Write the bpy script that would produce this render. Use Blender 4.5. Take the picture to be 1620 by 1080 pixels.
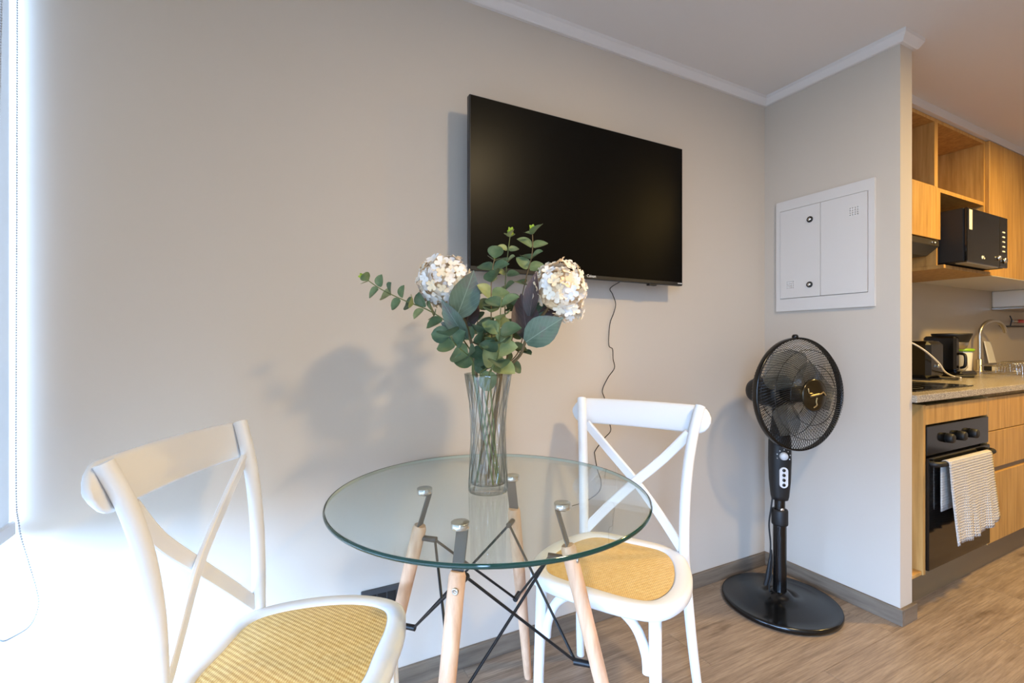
import bpy, math, random
from mathutils import Vector, Matrix
R = math.radians
rng = random.Random(7)
scene = bpy.context.scene
for o in list(bpy.data.objects): bpy.data.objects.remove(o)
col = scene.collection

# ------------------------------------------------------------------ camera
F = 742.0; YAW = R(27.3); CAM = Vector((-2.178, -1.491, 1.10))
FW = Vector((math.sin(YAW), math.cos(YAW), 0)); RT = Vector((math.cos(YAW), -math.sin(YAW), 0)); UP = Vector((0, 0, 1))
cd = bpy.data.cameras.new('camera'); cam = bpy.data.objects.new('camera', cd); col.objects.link(cam)
cam.location = CAM; cam.rotation_euler = (R(90), 0, -YAW)
cd.sensor_width = 36; cd.lens = 36 * F / 1620; cd.clip_start = 0.02
scene.camera = cam
def ray(px, py): return FW + RT * ((px - 810) / F) - UP * ((py - 540) / F)
def onz(px, py, z): r = ray(px, py); return CAM + r * ((z - CAM.z) / r.z)
def ony(px, py, y): r = ray(px, py); return CAM + r * ((y - CAM.y) / r.y)
def onx(px, py, x): r = ray(px, py); return CAM + r * ((x - CAM.x) / r.x)
def dep(px, py, d): return CAM + ray(px, py) * d

# ------------------------------------------------------------------ light
SKY_STRENGTH = 25.0
ROOM_LAMP = 22.5
KITCHEN_LAMP = 38.0
w = bpy.data.worlds.new('World'); scene.world = w; w.use_nodes = True
wt = w.node_tree; bg = wt.nodes['Background']; bg.inputs[1].default_value = SKY_STRENGTH
_tc = wt.nodes.new('ShaderNodeTexCoord'); _sp = wt.nodes.new('ShaderNodeSeparateXYZ'); _rp = wt.nodes.new('ShaderNodeValToRGB')   # pale sky above the horizon, dull ground below it
_mr = wt.nodes.new('ShaderNodeMapRange'); _mr.inputs[1].default_value = -1; _mr.inputs[2].default_value = 1
wt.links.new(_tc.outputs['Generated'], _sp.inputs[0]); wt.links.new(_sp.outputs['Z'], _mr.inputs[0]); wt.links.new(_mr.outputs[0], _rp.inputs[0]); wt.links.new(_rp.outputs[0], bg.inputs[0])
_rp.color_ramp.elements[0].position = 0.46; _rp.color_ramp.elements[0].color = (0.08, 0.11, 0.15, 1)
_rp.color_ramp.elements[1].position = 0.52; _rp.color_ramp.elements[1].color = (0.38, 0.60, 1.0, 1)
def area(name, loc, size, power, color, rot=(0, 0, 0), shape='DISK', sy=None):
    l = bpy.data.lights.new(name, 'AREA'); l.shape = shape; l.size = size
    if sy: l.size_y = sy
    l.energy = power; l.color = color
    o = bpy.data.objects.new(name, l); col.objects.link(o); o.location = loc; o.rotation_euler = rot
    return o
area('ceiling_lamp_offscreen', (-1.0, -1.66, 2.262), 0.17, ROOM_LAMP, (1.0, 0.76, 0.43))
area('kitchen_lamp_offscreen', (1.15, -1.25, 2.262), 0.17, KITCHEN_LAMP, (1.0, 0.66, 0.20))
portal = area('window_left_offscreen', (-2.795, -1.45, 1.2), 2.9, 1.0, (1, 1, 1), (0, R(-90), 0), 'RECTANGLE', 2.9)
portal.data.size = 2.1; portal.data.size_y = 2.9
portal.data.cycles.is_portal = True
vs = scene.view_settings
vs.view_transform = 'Standard'; vs.look = 'None'; vs.gamma = 1; vs.exposure = 0.74; vs.use_curve_mapping = False

# ------------------------------------------------------------------ materials
def lin(c): return tuple(((v / 255) / 12.92 if v / 255 <= 0.04045 else ((v / 255 + 0.055) / 1.055) ** 2.4) for v in c) + (1,)
def mat(name, rgb=(200, 200, 200), rough=0.5, metal=0.0, spec=0.5, **kw):
    m = bpy.data.materials.new(name); m.use_nodes = True
    b = m.node_tree.nodes['Principled BSDF']
    b.inputs['Base Color'].default_value = lin(rgb); b.inputs['Roughness'].default_value = rough
    b.inputs['Metallic'].default_value = metal; b.inputs['Specular IOR Level'].default_value = spec
    for k, v in kw.items(): b.inputs[k.replace('_', ' ')].default_value = v
    return m
class NT:
    def __init__(s, m): s.t = m.node_tree; s.b = s.t.nodes.get('Principled BSDF')
    def n(s, typ, **kw):
        x = s.t.nodes.new(typ)
        for k, v in kw.items(): setattr(x, k, v)
        return x
    def l(s, a, b): s.t.links.new(a, b)
    def coord(s, scale=(1, 1, 1), rnd=False, out='Object'):
        tc = s.n('ShaderNodeTexCoord'); mp = s.n('ShaderNodeMapping'); mp.inputs['Scale'].default_value = scale
        s.l(tc.outputs[out], mp.inputs['Vector'])
        if rnd:
            oi = s.n('ShaderNodeObjectInfo'); mu = s.n('ShaderNodeMath', operation='MULTIPLY'); mu.inputs[1].default_value = 37.0
            s.l(oi.outputs['Random'], mu.inputs[0]); s.l(mu.outputs[0], mp.inputs['Location'])
        return mp.outputs['Vector']
    def noise(s, vec, scale, detail=4, rough=0.5):
        x = s.n('ShaderNodeTexNoise'); x.inputs['Scale'].default_value = scale; x.inputs['Detail'].default_value = detail
        x.inputs['Roughness'].default_value = rough; s.l(vec, x.inputs['Vector']); return x.outputs['Fac']
    def ramp(s, fac, stops):
        x = s.n('ShaderNodeValToRGB'); e = x.color_ramp.elements
        while len(e) < len(stops): e.new(0.5)
        for q, (p, c) in zip(e, stops): q.position = p; q.color = lin(c)
        s.l(fac, x.inputs['Fac']); return x.outputs['Color']
    def bump(s, h, strength=0.2, dist=0.002):
        x = s.n('ShaderNodeBump'); x.inputs['Strength'].default_value = strength; x.inputs['Distance'].default_value = dist
        s.l(h, x.inputs['Height']); s.l(x.outputs['Normal'], s.b.inputs['Normal'])
    def math(s, op, a, b=None):
        x = s.n('ShaderNodeMath', operation=op)
        for i, v in enumerate((a, b)):
            if v is None: continue
            if isinstance(v, (int, float)): x.inputs[i].default_value = v
            else: s.l(v, x.inputs[i])
        return x.outputs[0]
def wood(name, stops, axis_scale, rough=0.5, rnd=True, nscale=3.0, bump=0.08):
    m = mat(name, rough=rough, spec=0.35); t = NT(m)
    v = t.coord(axis_scale, rnd); f = t.noise(v, nscale, 6, 0.62)
    t.l(t.ramp(f, stops), t.b.inputs['Base Color']); t.bump(f, bump, 0.001); return m
def paint(name, rgb, rough=0.85):
    m = mat(name, rgb, rough, spec=0.2); t = NT(m); t.bump(t.noise(t.coord(), 260, 3), 0.05, 0.0006); return m
M = {}
M['wall'] = paint('wall_paint', (193, 183, 170))
M['ceil'] = paint('ceiling_paint', (214, 208, 203))
M['trimwhite'] = paint('cornice_paint', (214, 208, 203), 0.8)
M['floor'] = wood('laminate_floor', [(0.25, (122, 106, 90)), (0.45, (146, 128, 110)), (0.6, (158, 140, 121)), (0.8, (172, 155, 136))], (1.2, 12, 12), 0.42)
t = NT(M['floor']); t.t.nodes.remove([x for x in t.t.nodes if x.type == 'BUMP'][0])
_v = t.coord((2.0, 46, 46), True); _g = t.noise(_v, 4.0, 5, 0.7); _k = t.noise(t.coord((3.0, 9, 9), True), 1.1, 3, 0.5)
_old = t.b.inputs['Base Color'].links[0].from_socket
_m1 = t.n('ShaderNodeMix', data_type='RGBA', blend_type='MULTIPLY'); _m1.inputs['Factor'].default_value = 0.75; t.l(_old, _m1.inputs['A']); t.l(t.ramp(_g, [(0.3, (176, 168, 160)), (0.62, (252, 250, 248))]), _m1.inputs['B'])
_m2 = t.n('ShaderNodeMix', data_type='RGBA', blend_type='MULTIPLY'); _m2.inputs['Factor'].default_value = 0.8; t.l(_m1.outputs['Result'], _m2.inputs['A']); t.l(t.ramp(_k, [(0.26, (150, 132, 112)), (0.36, (255, 255, 255))]), _m2.inputs['B'])
t.l(_m2.outputs['Result'], t.b.inputs['Base Color']); t.bump(_g, 0.10, 0.0008)
M['subfloor'] = mat('subfloor', (70, 58, 48), 0.9)
M['base'] = wood('baseboard_wood', [(0.3, (88, 77, 65)), (0.5, (112, 99, 85)), (0.75, (130, 117, 101))], (1.2, 14, 14), 0.5)
M['base_y'] = wood('baseboard_wood_y', [(0.3, (88, 77, 65)), (0.5, (112, 99, 85)), (0.75, (130, 117, 101))], (14, 1.2, 14), 0.5)
M['oak'] = wood('oak_cabinet', [(0.28, (146, 108, 58)), (0.5, (174, 134, 76)), (0.72, (192, 152, 92))], (14, 14, 0.9), 0.5)
M['oakdark'] = M['oak']
M['white'] = mat('white_paint', (228, 228, 228), 0.42)
M['panel'] = mat('white_enamel', (205, 201, 197), 0.45)
M['black'] = mat('black_plastic', (9, 9, 9), 0.2)
M['blackmatte'] = mat('black_matte', (17, 17, 17), 0.55)
M['blackrod'] = mat('black_rod', (24, 25, 27), 0.4, 0.3)
M['screen'] = mat('tv_screen', (5, 5, 5), 0.32, spec=0.09)
M['bezel'] = mat('tv_bezel', (46, 46, 46), 0.35, 0.4)
M['chrome'] = mat('chrome', (215, 215, 215), 0.16, 1.0)
M['steel'] = mat('brushed_steel', (190, 185, 175), 0.3, 1.0)
M['bracket'] = mat('bracket_steel', (74, 75, 74), 0.5, 0.5)
M['beech'] = wood('beech_leg', [(0.3, (196, 152, 118)), (0.5, (212, 170, 136)), (0.75, (224, 186, 152))], (20, 20, 2.0), 0.45)
M['greywhite'] = mat('grey_white_plastic', (205, 205, 205), 0.4)
M['text'] = mat('white_print', (225, 225, 220), 0.5)
M['stemgreen'] = mat('stem_green', (104, 112, 60), 0.6)
M['stembrown'] = mat('stem_brown', (112, 92, 58), 0.65)
M['bud'] = mat('bud_green', (150, 178, 44), 0.5)
M['outlet'] = mat('anthracite', (58, 60, 62), 0.4)
M['granite'] = mat('granite', (150, 140, 128), 0.25)
t = NT(M['granite']); v = t.coord(); f = t.noise(v, 240, 3, 0.7); t.l(t.ramp(f, [(0.35, (92, 84, 74)), (0.5, (150, 140, 126)), (0.68, (196, 186, 170))]), t.b.inputs['Base Color'])
M['splash'] = mat('splashback', (176, 160, 132), 0.35)
M['plinth'] = mat('plinth', (120, 100, 72), 0.5)
M['ovenglass'] = mat('oven_glass', (10, 10, 10), 0.1)
M['blind'] = mat('blind_fabric', (150, 152, 156), 0.85, spec=0.1)
_n = M['blind'].node_tree; _t = _n.nodes.new('ShaderNodeBsdfTranslucent'); _t.inputs[0].default_value = (0.060, 0.052, 0.044, 1); _a = _n.nodes.new('ShaderNodeAddShader')
_n.links.new(_n.nodes['Principled BSDF'].outputs[0], _a.inputs[0]); _n.links.new(_t.outputs[0], _a.inputs[1]); _n.links.new(_a.outputs[0], _n.nodes['Material Output'].inputs[0])
t = NT(M['blind']); t.bump(t.noise(t.coord((1, 400, 400)), 1.0, 2), 0.2, 0.0005)
M['alu'] = mat('window_aluminium', (190, 192, 194), 0.4, 0.5)
M['red'] = mat('red_plastic', (190, 30, 26), 0.4)
M['green'] = mat('green_plastic', (130, 176, 24), 0.4)
M['ivory'] = mat('ivory_plastic', (226, 220, 200), 0.4)
M['heater'] = mat('heater_enamel', (216, 210, 196), 0.35)
M['cord'] = mat('white_cord', (206, 202, 194), 0.5)
M['lampwhite'] = mat('lamp_body', (225, 225, 222), 0.5)
M['diffuser'] = mat('lamp_diffuser', (236, 234, 228), 0.5)
# thin clear glass: light passes straight through, surface reflects by Fresnel
def thin_glass(name, tint, rough=0.0, ior=1.5, boost=0.0):
    m = bpy.data.materials.new(name); m.use_nodes = True; nt = m.node_tree; nt.nodes.clear()
    o = nt.nodes.new('ShaderNodeOutputMaterial'); mx = nt.nodes.new('ShaderNodeMixShader')
    tr = nt.nodes.new('ShaderNodeBsdfTransparent'); tr.inputs[0].default_value = tint + (1,)
    gl = nt.nodes.new('ShaderNodeBsdfGlossy'); gl.inputs['Roughness'].default_value = rough
    fr = nt.nodes.new('ShaderNodeFresnel')
    ge = nt.nodes.new('ShaderNodeNewGeometry'); mi = nt.nodes.new('ShaderNodeMapRange'); mi.inputs[3].default_value = ior; mi.inputs[4].default_value = 1 / ior
    nt.links.new(ge.outputs['Backfacing'], mi.inputs[0]); nt.links.new(mi.outputs[0], fr.inputs['IOR'])
    nt.links.new(fr.outputs[0], mx.inputs[0]); nt.links.new(tr.outputs[0], mx.inputs[1]); nt.links.new(gl.outputs[0], mx.inputs[2]); nt.links.new(mx.outputs[0], o.inputs[0])
    return m
M['tableglass'] = thin_glass('table_glass', (0.94, 0.975, 0.955))
M['pane'] = thin_glass('window_pane', (0.97, 0.98, 0.98))
M['jug'] = thin_glass('carafe_glass', (0.85, 0.83, 0.78))
M['rim'] = mat('glass_edge_green', (14, 58, 52), 0.08, spec=0.6)
def vase_glass():
    m = bpy.data.materials.new('vase_glass'); m.use_nodes = True; nt = m.node_tree; nt.nodes.clear(); N = nt.nodes.new; L = nt.links.new
    o = N('ShaderNodeOutputMaterial'); mx = N('ShaderNodeMixShader'); tr = N('ShaderNodeBsdfTransparent'); gl = N('ShaderNodeBsdfGlossy'); gl.inputs['Roughness'].default_value = 0.02
    fr = N('ShaderNodeFresnel'); ge = N('ShaderNodeNewGeometry'); mi = N('ShaderNodeMapRange'); mi.inputs[3].default_value = 1.5; mi.inputs[4].default_value = 1 / 1.5
    L(ge.outputs['Backfacing'], mi.inputs[0]); L(mi.outputs[0], fr.inputs['IOR'])
    lw = N('ShaderNodeLayerWeight'); lw.inputs['Blend'].default_value = 0.35; rp = N('ShaderNodeValToRGB')      # grazing angles: absorption of the wall, plus dark rib edges painted into the tint
    rp.color_ramp.elements[0].position = 0.12; rp.color_ramp.elements[0].color = (0.985, 0.99, 0.985, 1); rp.color_ramp.elements[1].position = 0.8; rp.color_ramp.elements[1].color = (0.34, 0.42, 0.44, 1)
    L(lw.outputs['Facing'], rp.inputs[0]); L(rp.outputs[0], tr.inputs[0]); L(fr.outputs[0], mx.inputs[0]); L(tr.outputs[0], mx.inputs[1]); L(gl.outputs[0], mx.inputs[2])
    L(mx.outputs[0], o.inputs[0]); return m
M['vase'] = vase_glass()
def smoke():
    m = bpy.data.materials.new('smoked_blade'); m.use_nodes = True; nt = m.node_tree; b = nt.nodes['Principled BSDF']
    b.inputs['Base Color'].default_value = lin((92, 92, 84)); b.inputs['Roughness'].default_value = 0.25; b.inputs['Alpha'].default_value = 0.72
    return m
M['smoke'] = smoke()
def cane():
    m = mat('woven_cane', (222, 184, 108), 0.5); t = NT(m)
    tc = t.n('ShaderNodeTexCoord'); sp = t.n('ShaderNodeSeparateXYZ'); t.l(tc.outputs['Object'], sp.inputs[0])
    k1 = 2 * math.pi / 0.0058; k2 = 2 * math.pi / 0.0105
    mp = t.n('ShaderNodeMapping'); mp.inputs['Rotation'].default_value = (0, 0, R(31)); t.l(tc.outputs['Object'], mp.inputs['Vector']); t.l(mp.outputs['Vector'], sp.inputs[0])
    sx = t.math('SINE', t.math('MULTIPLY', sp.outputs['X'], k2)); sy = t.math('SINE', t.math('MULTIPLY', sp.outputs['Y'], k1))
    h = t.math('MULTIPLY', sx, sy)
    h2 = t.math('ADD', t.math('MULTIPLY', h, 0.35), t.math('MULTIPLY', sx, 0.35)); hh = t.math('ADD', t.math('MULTIPLY', h2, 0.5), 0.5)
    t.l(t.ramp(t.noise(t.coord((1, 1, 1)), 70, 3), [(0.3, (214, 174, 102)), (0.7, (226, 192, 124))]), t.b.inputs['Base Color'])
    t.bump(hh, 0.9, 0.0022); return m
M['cane'] = cane()
def leafmat(name, stops, spec=0.35):
    m = mat(name, rough=0.5, spec=spec); t = NT(m)
    f = t.noise(t.coord((1, 1, 1), True), 30, 3)
    t.l(t.ramp(f, stops), t.b.inputs['Base Color'])
    b = t.b; b.inputs['Subsurface Weight'].default_value = 0.0
    return m
M['leaf_a'] = leafmat('eucalyptus_leaf', [(0.3, (88, 108, 74)), (0.5, (108, 126, 86)), (0.7, (132, 142, 98))])
M['leaf_b'] = leafmat('eucalyptus_leaf_pale', [(0.3, (120, 134, 90)), (0.5, (146, 154, 102)), (0.7, (164, 166, 116))])
M['leaf_c'] = leafmat('eucalyptus_leaf_dark', [(0.3, (64, 88, 66)), (0.5, (82, 104, 76)), (0.7, (104, 116, 90))])
def veined(name, dark, pale, tip):
    m = mat(name, rough=0.5, spec=0.3); t = NT(m)
    tc = t.n('ShaderNodeTexCoord'); sp = t.n('ShaderNodeSeparateXYZ'); t.l(tc.outputs['Object'], sp.inputs[0])
    ay = t.math('ABSOLUTE', sp.outputs['Y'])
    rib = t.math('LESS_THAN', ay, 0.010)
    sv = t.math('SINE', t.math('SUBTRACT', t.math('MULTIPLY', sp.outputs['X'], 48.0), t.math('MULTIPLY', ay, 60.0)))
    side = t.math('GREATER_THAN', sv, 0.80)
    f = t.math('MAXIMUM', rib, t.math('MULTIPLY', side, 0.18))
    nz = t.noise(t.coord((1, 1, 1), True), 3.5, 4)
    base = t.ramp(t.math('ADD', t.math('MULTIPLY', sp.outputs['X'], 0.35), t.math('MULTIPLY', nz, 0.65)), [(0.25, dark), (0.5, pale), (0.72, tip)])
    mx = t.n('ShaderNodeMix', data_type='RGBA'); mx.inputs['B'].default_value = lin(tuple(min(255, c + 26) for c in pale)); t.l(f, mx.inputs['Factor']); t.l(base, mx.inputs['A'])
    t.l(mx.outputs['Result'], t.b.inputs['Base Color']); t.bump(f, 0.3, 0.002); return m
M['hleaf_blue'] = veined('hydrangea_leaf_blue', (72, 92, 78), (94, 112, 96), (102, 90, 90))
M['hleaf_purple'] = veined('hydrangea_leaf_purple', (62, 60, 54), (82, 66, 62), (104, 78, 68))
M['petal_a'] = mat('petal_cream', (244, 230, 208), 0.65)
M['petal_b'] = mat('petal_white', (240, 234, 226), 0.65)
M['petal_c'] = mat('petal_peach', (244, 218, 178), 0.65)
def towelmat():
    m = mat('waffle_towel', (196, 189, 180), 0.9, spec=0.1); t = NT(m)
    tc = t.n('ShaderNodeTexCoord'); sp = t.n('ShaderNodeSeparateXYZ'); t.l(tc.outputs['Object'], sp.inputs[0])
    k = 2 * math.pi / 0.011
    a = t.math('SINE', t.math('MULTIPLY', sp.outputs['X'], k)); b = t.math('SINE', t.math('MULTIPLY', sp.outputs['Z'], k))
    h = t.math('ADD', t.math('MULTIPLY', t.math('MAXIMUM', a, b), 0.5), 0.5)
    t.bump(h, 0.9, 0.005); return m
M['towel'] = towelmat()

# ------------------------------------------------------------------ mesh helpers
class MB:
    """collects vertices and faces of one mesh"""
    def __init__(s): s.v = []; s.f = []; s.sm = []
    def add(s, verts, faces, smooth=False):
        n = len(s.v); s.v += [tuple(p) for p in verts]; s.f += [tuple(i + n for i in f) for f in faces]; s.sm += [smooth] * len(faces); return s
    def box(s, x0, x1, y0, y1, z0, z1, bev=0.0):
        if bev <= 0:
            vs_ = [(x, y, z) for z in (z0, z1) for y in (y0, y1) for x in (x0, x1)]
            return s.add(vs_, [(0, 2, 3, 1), (4, 5, 7, 6), (0, 1, 5, 4), (2, 6, 7, 3), (0, 4, 6, 2), (1, 3, 7, 5)])
        b = bev; V = []; 
        def idx(): return len(V)
        ids = {}
        for ix, X in enumerate((x0, x1)):
            for iy, Y in enumerate((y0, y1)):
                for iz, Z in enumerate((z0, z1)):
                    sx, sy, sz = (1 - 2 * ix), (1 - 2 * iy), (1 - 2 * iz)
                    for ax in range(3):
                        p = [X + sx * b, Y + sy * b, Z + sz * b]; p[ax] = (X, Y, Z)[ax]
                        ids[(ix, iy, iz, ax)] = len(V); V.append(p)
        Fc = []
        for ax in range(3):
            o1, o2 = [a for a in range(3) if a != ax]
            for q in (0, 1):
                c = []
                for (a, bb) in ((0, 0), (1, 0), (1, 1), (0, 1)):
                    k = [0, 0, 0]; k[ax] = q; k[o1] = a; k[o2] = bb; c.append(ids[(k[0], k[1], k[2], ax)])
                Fc.append(c)
        for ax in range(3):
            o1, o2 = [a for a in range(3) if a != ax]
            for a in (0, 1):
                for bb in (0, 1):
                    k0 = [0, 0, 0]; k1 = [0, 0, 0]; k0[o1] = k1[o1] = a; k0[o2] = k1[o2] = bb; k1[ax] = 1
                    Fc.append([ids[tuple(k0) + (o1,)], ids[tuple(k1) + (o1,)], ids[tuple(k1) + (o2,)], ids[tuple(k0) + (o2,)]])
        for ix in (0, 1):
            for iy in (0, 1):
                for iz in (0, 1): Fc.append([ids[(ix, iy, iz, a)] for a in range(3)])
        return s.add(V, Fc)
    def tube(s, pts, rad, seg=10, cap=True, flat=None, up=None):
        """swept tube; flat=(w,h) sweeps a rectangle instead"""
        pts = [Vector(p) for p in pts]; n = len(pts); rs = rad if isinstance(rad, (list, tuple)) else [rad] * n
        V = []; Fc = []; N = None
        for i, p in enumerate(pts):
            T = (pts[min(i + 1, n - 1)] - pts[max(i - 1, 0)]).normalized()
            if N is None:
                u = Vector(up) if up else (Vector((0, 0, 1)) if abs(T.z) < 0.9 else Vector((1, 0, 0)))
                N = (u - T * u.dot(T)).normalized()
            else:
                N = (N - T * N.dot(T)).normalized()
            B = T.cross(N)
            if flat:
                w_, h_ = flat[0] / 2 * rs[i], flat[1] / 2 * rs[i]; c = min(w_, h_) * 0.45
                for (a, b_) in ((w_ - c, h_), (-w_ + c, h_), (-w_, h_ - c), (-w_, -h_ + c), (-w_ + c, -h_), (w_ - c, -h_), (w_, -h_ + c), (w_, h_ - c)): V.append(p + B * a + N * b_)
            else:
                for k in range(seg): a = 2 * math.pi * k / seg; V.append(p + (N * math.cos(a) + B * math.sin(a)) * rs[i])
        m = 8 if flat else seg
        for i in range(n - 1):
            for k in range(m): Fc.append((i * m + k, i * m + (k + 1) % m, (i + 1) * m + (k + 1) % m, (i + 1) * m + k))
        s.add(V, Fc, not flat)
        if cap: s.add([V[k] for k in range(m)], [tuple(range(m))[::-1]]); s.add([V[(n - 1) * m + k] for k in range(m)], [tuple(range(m))])
        return s
    def lathe(s, prof, seg=32, c=(0, 0, 0), axis=None, side=None, smooth=True, close=True):
        """profile of (r, h) about an axis through c"""
        A = Vector(axis).normalized() if axis else Vector((0, 0, 1))
        X = Vector(side) if side else (Vector((1, 0, 0)) if abs(A.x) < 0.9 else Vector((0, 1, 0)))
        X = (X - A * X.dot(A)).normalized(); Y = A.cross(X); c = Vector(c); V = []; Fc = []
        for (r, h) in prof:
            for k in range(seg): a = 2 * math.pi * k / seg; V.append(c + A * h + (X * math.cos(a) + Y * math.sin(a)) * r)
        for i in range(len(prof) - 1):
            for k in range(seg): Fc.append((i * seg + k, i * seg + (k + 1) % seg, (i + 1) * seg + (k + 1) % seg, (i + 1) * seg + k))
        if close and prof[0][0] > 1e-6: Fc.append(tuple(range(seg))[::-1])
        if close and prof[-1][0] > 1e-6: Fc.append(tuple((len(prof) - 1) * seg + k for k in range(seg)))
        return s.add(V, Fc, smooth)
    def prism(s, outline, z0, z1, inset=0.0):
        n = len(outline); o = [Vector((p[0], p[1], 0)) for p in outline]
        cx = sum((p for p in o), Vector()) / n
        def ring(z, k): return [(p + (cx - p).normalized() * k) + Vector((0, 0, z)) for p in o]
        if inset > 0: rings = [ring(z0, inset), ring(z0 + inset, 0), ring(z1 - inset, 0), ring(z1 - inset * 0.3, inset * 0.3), ring(z1, inset)]
        else: rings = [ring(z0, 0), ring(z1, 0)]
        V = [p for r_ in rings for p in r_]; Fc = []
        for i in range(len(rings) - 1):
            for k in range(n): Fc.append((i * n + k, i * n + (k + 1) % n, (i + 1) * n + (k + 1) % n, (i + 1) * n + k))
        Fc.append(tuple(range(n))[::-1]); Fc.append(tuple((len(rings) - 1) * n + k for k in range(n)))
        return s.add(V, Fc, inset > 0)
    def build(s, name, m, parent=None, world=True):
        off = Vector((0, 0, 0))
        if parent is not None and world:
            p = parent
            while p is not None: off += Vector(p.location); p = p.parent
        me = bpy.data.meshes.new(name); me.from_pydata([tuple(Vector(p) - off) for p in s.v], [], s.f)
        me.polygons.foreach_set('use_smooth', s.sm); me.materials.append(m); me.validate(); me.update()
        o = bpy.data.objects.new(name, me); col.objects.link(o)
        if parent is not None: o.parent = parent
        return o
def tag(o, label, cat, group=None):
    o['label'] = label; o['category'] = cat
    if group: o['group'] = group
    return o
def thing(name, label, cat, loc=(0, 0, 0), rz=0.0, group=None):
    o = bpy.data.objects.new(name, None); o.empty_display_size = 0.05; col.objects.link(o); o.location = loc; o.rotation_euler = (0, 0, rz)
    return tag(o, label, cat, group)
def struct(o): o['kind'] = 'structure'; return o
def catmull(pts, n=8, closed=False):
    P = [Vector(p) for p in pts]; out = []; m = len(P)
    rngi = range(m if closed else m - 1)
    for i in rngi:
        if closed: p0, p1, p2, p3 = P[(i - 1) % m], P[i], P[(i + 1) % m], P[(i + 2) % m]
        else: p0, p1, p2, p3 = P[max(i - 1, 0)], P[i], P[i + 1], P[min(i + 2, m - 1)]
        for k in range(n):
            t_ = k / n; out.append(0.5 * ((2 * p1) + (p2 - p0) * t_ + (2 * p0 - 5 * p1 + 4 * p2 - p3) * t_ ** 2 + (3 * p1 - p0 - 3 * p2 + p3) * t_ ** 3))
    if not closed: out.append(P[-1])
    return out
def text_mesh(name, body, size, m, parent, loc, rot):
    c = bpy.data.curves.new(name + '_curve', 'FONT'); c.body = body; c.size = size; c.extrude = 0.0002; c.align_x = 'CENTER'; c.align_y = 'CENTER'
    tmp = bpy.data.objects.new(name + '_tmp', c); col.objects.link(tmp)
    bpy.context.view_layer.update()
    me = bpy.data.meshes.new_from_object(tmp.evaluated_get(bpy.context.evaluated_depsgraph_get())); me.materials.clear(); me.materials.append(m)
    bpy.data.objects.remove(tmp); bpy.data.curves.remove(c)
    o = bpy.data.objects.new(name, me); col.objects.link(o); o.parent = parent
    o.location = Vector(loc) - Vector(parent.location); o.rotation_euler = rot; return o

# ------------------------------------------------------------------ the room
ZC = 2.297; ZK = 2.257; XW = -2.80; XR = 3.6; YB = -3.3; WB_Y = -0.563; WB_T = 0.091
fl = struct(MB().box(XW - .1, XR + .1, YB - .1, 0.1, -0.06, -0.008).build('floor', M['subfloor']))
pw = 0.192; row = 0; y = 0.0
while y > YB + 0.001:
    y1 = max(y - pw, YB); x = XW - (0.37 * row % 1.0) * 1.2
    while x < XR:
        a, b = max(x, XW), min(x + 1.2, XR)
        if b - a > 0.03: MB().box(a + .0004, b - .0004, y1 + .0004, y - .0004, -0.008, 0.0, 0.0008).build('plank', M['floor'], fl)
        x += 1.2
    y = y1; row += 1
struct(MB().box(XW - .1, XR + .1, YB - .1, 0.1, ZC, ZC + 0.06).build('ceiling', M['ceil']))
struct(MB().box(XW - .1, XR + .1, 0.0, 0.1, 0, ZC).build('wall_back', M['wall']))
struct(MB().box(0.0, WB_T, WB_Y, 0.0, 0, ZC).build('wall_partition', M['wall']))
struct(MB().box(XW - .1, XR + .1, YB - .1, YB, 0, ZC).build('wall_front', M['wall']))
struct(MB().box(XR, XR + .1, YB, 0.0, 0, ZC).build('wall_right', M['wall']))
SILL = 0.12; HEAD = 2.22; YWIN = -2.9
mb = MB(); mb.box(XW - .1, XW, YB, 0, 0, SILL); mb.box(XW - .1, XW, YB, 0, HEAD, ZC); mb.box(XW - .1, XW, YB, YWIN, SILL, HEAD)
struct(mb.build('wall_left', M['wall']))
# window: frame, mullions and panes
mb = MB(); fx0, fx1 = XW - 0.075, XW - 0.02; fw_ = 0.035
mb.box(fx0, fx1, YWIN, 0, SILL, SILL + fw_); mb.box(fx0, fx1, YWIN, 0, HEAD - fw_, HEAD)
mb.box(fx0, fx1, -0.012, 0, SILL + fw_, HEAD - fw_); mb.box(fx0, fx1, YWIN, YWIN + fw_, SILL + fw_, HEAD - fw_)
for yy in (-0.97, -1.93): mb.box(fx0, fx1, yy - .02, yy + .02, SILL + fw_, HEAD - fw_)
win = struct(mb.build('window_1', M['alu']))
for (a, b) in ((YWIN + fw_, -1.95), (-1.91, -0.99), (-0.95, -0.012)): MB().box(XW - .05, XW - .044, a, b, SILL + fw_, HEAD - fw_).build('pane', M['pane'], win)
# baseboards
BH = 0.063; BT = 0.013
def skirt(name, x0, x1, y0, y1, m): return struct(MB().box(x0, x1, y0, y1, 0, BH, 0.0015).build(name, m))
skirt('baseboard_back', XW, 0.0 - BT, -BT, 0, M['base'])
skirt('baseboard_partition', -BT, 0.0, WB_Y - BT, 0, M['base_y'])
skirt('baseboard_partition_end', 0.0, WB_T + BT, WB_Y - BT, WB_Y, M['base'])
skirt('baseboard_front', XW, XR, YB, YB + BT, M['base'])
skirt('baseboard_right', XR - BT, XR, YB + BT, -0.7, M['base_y'])
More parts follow.
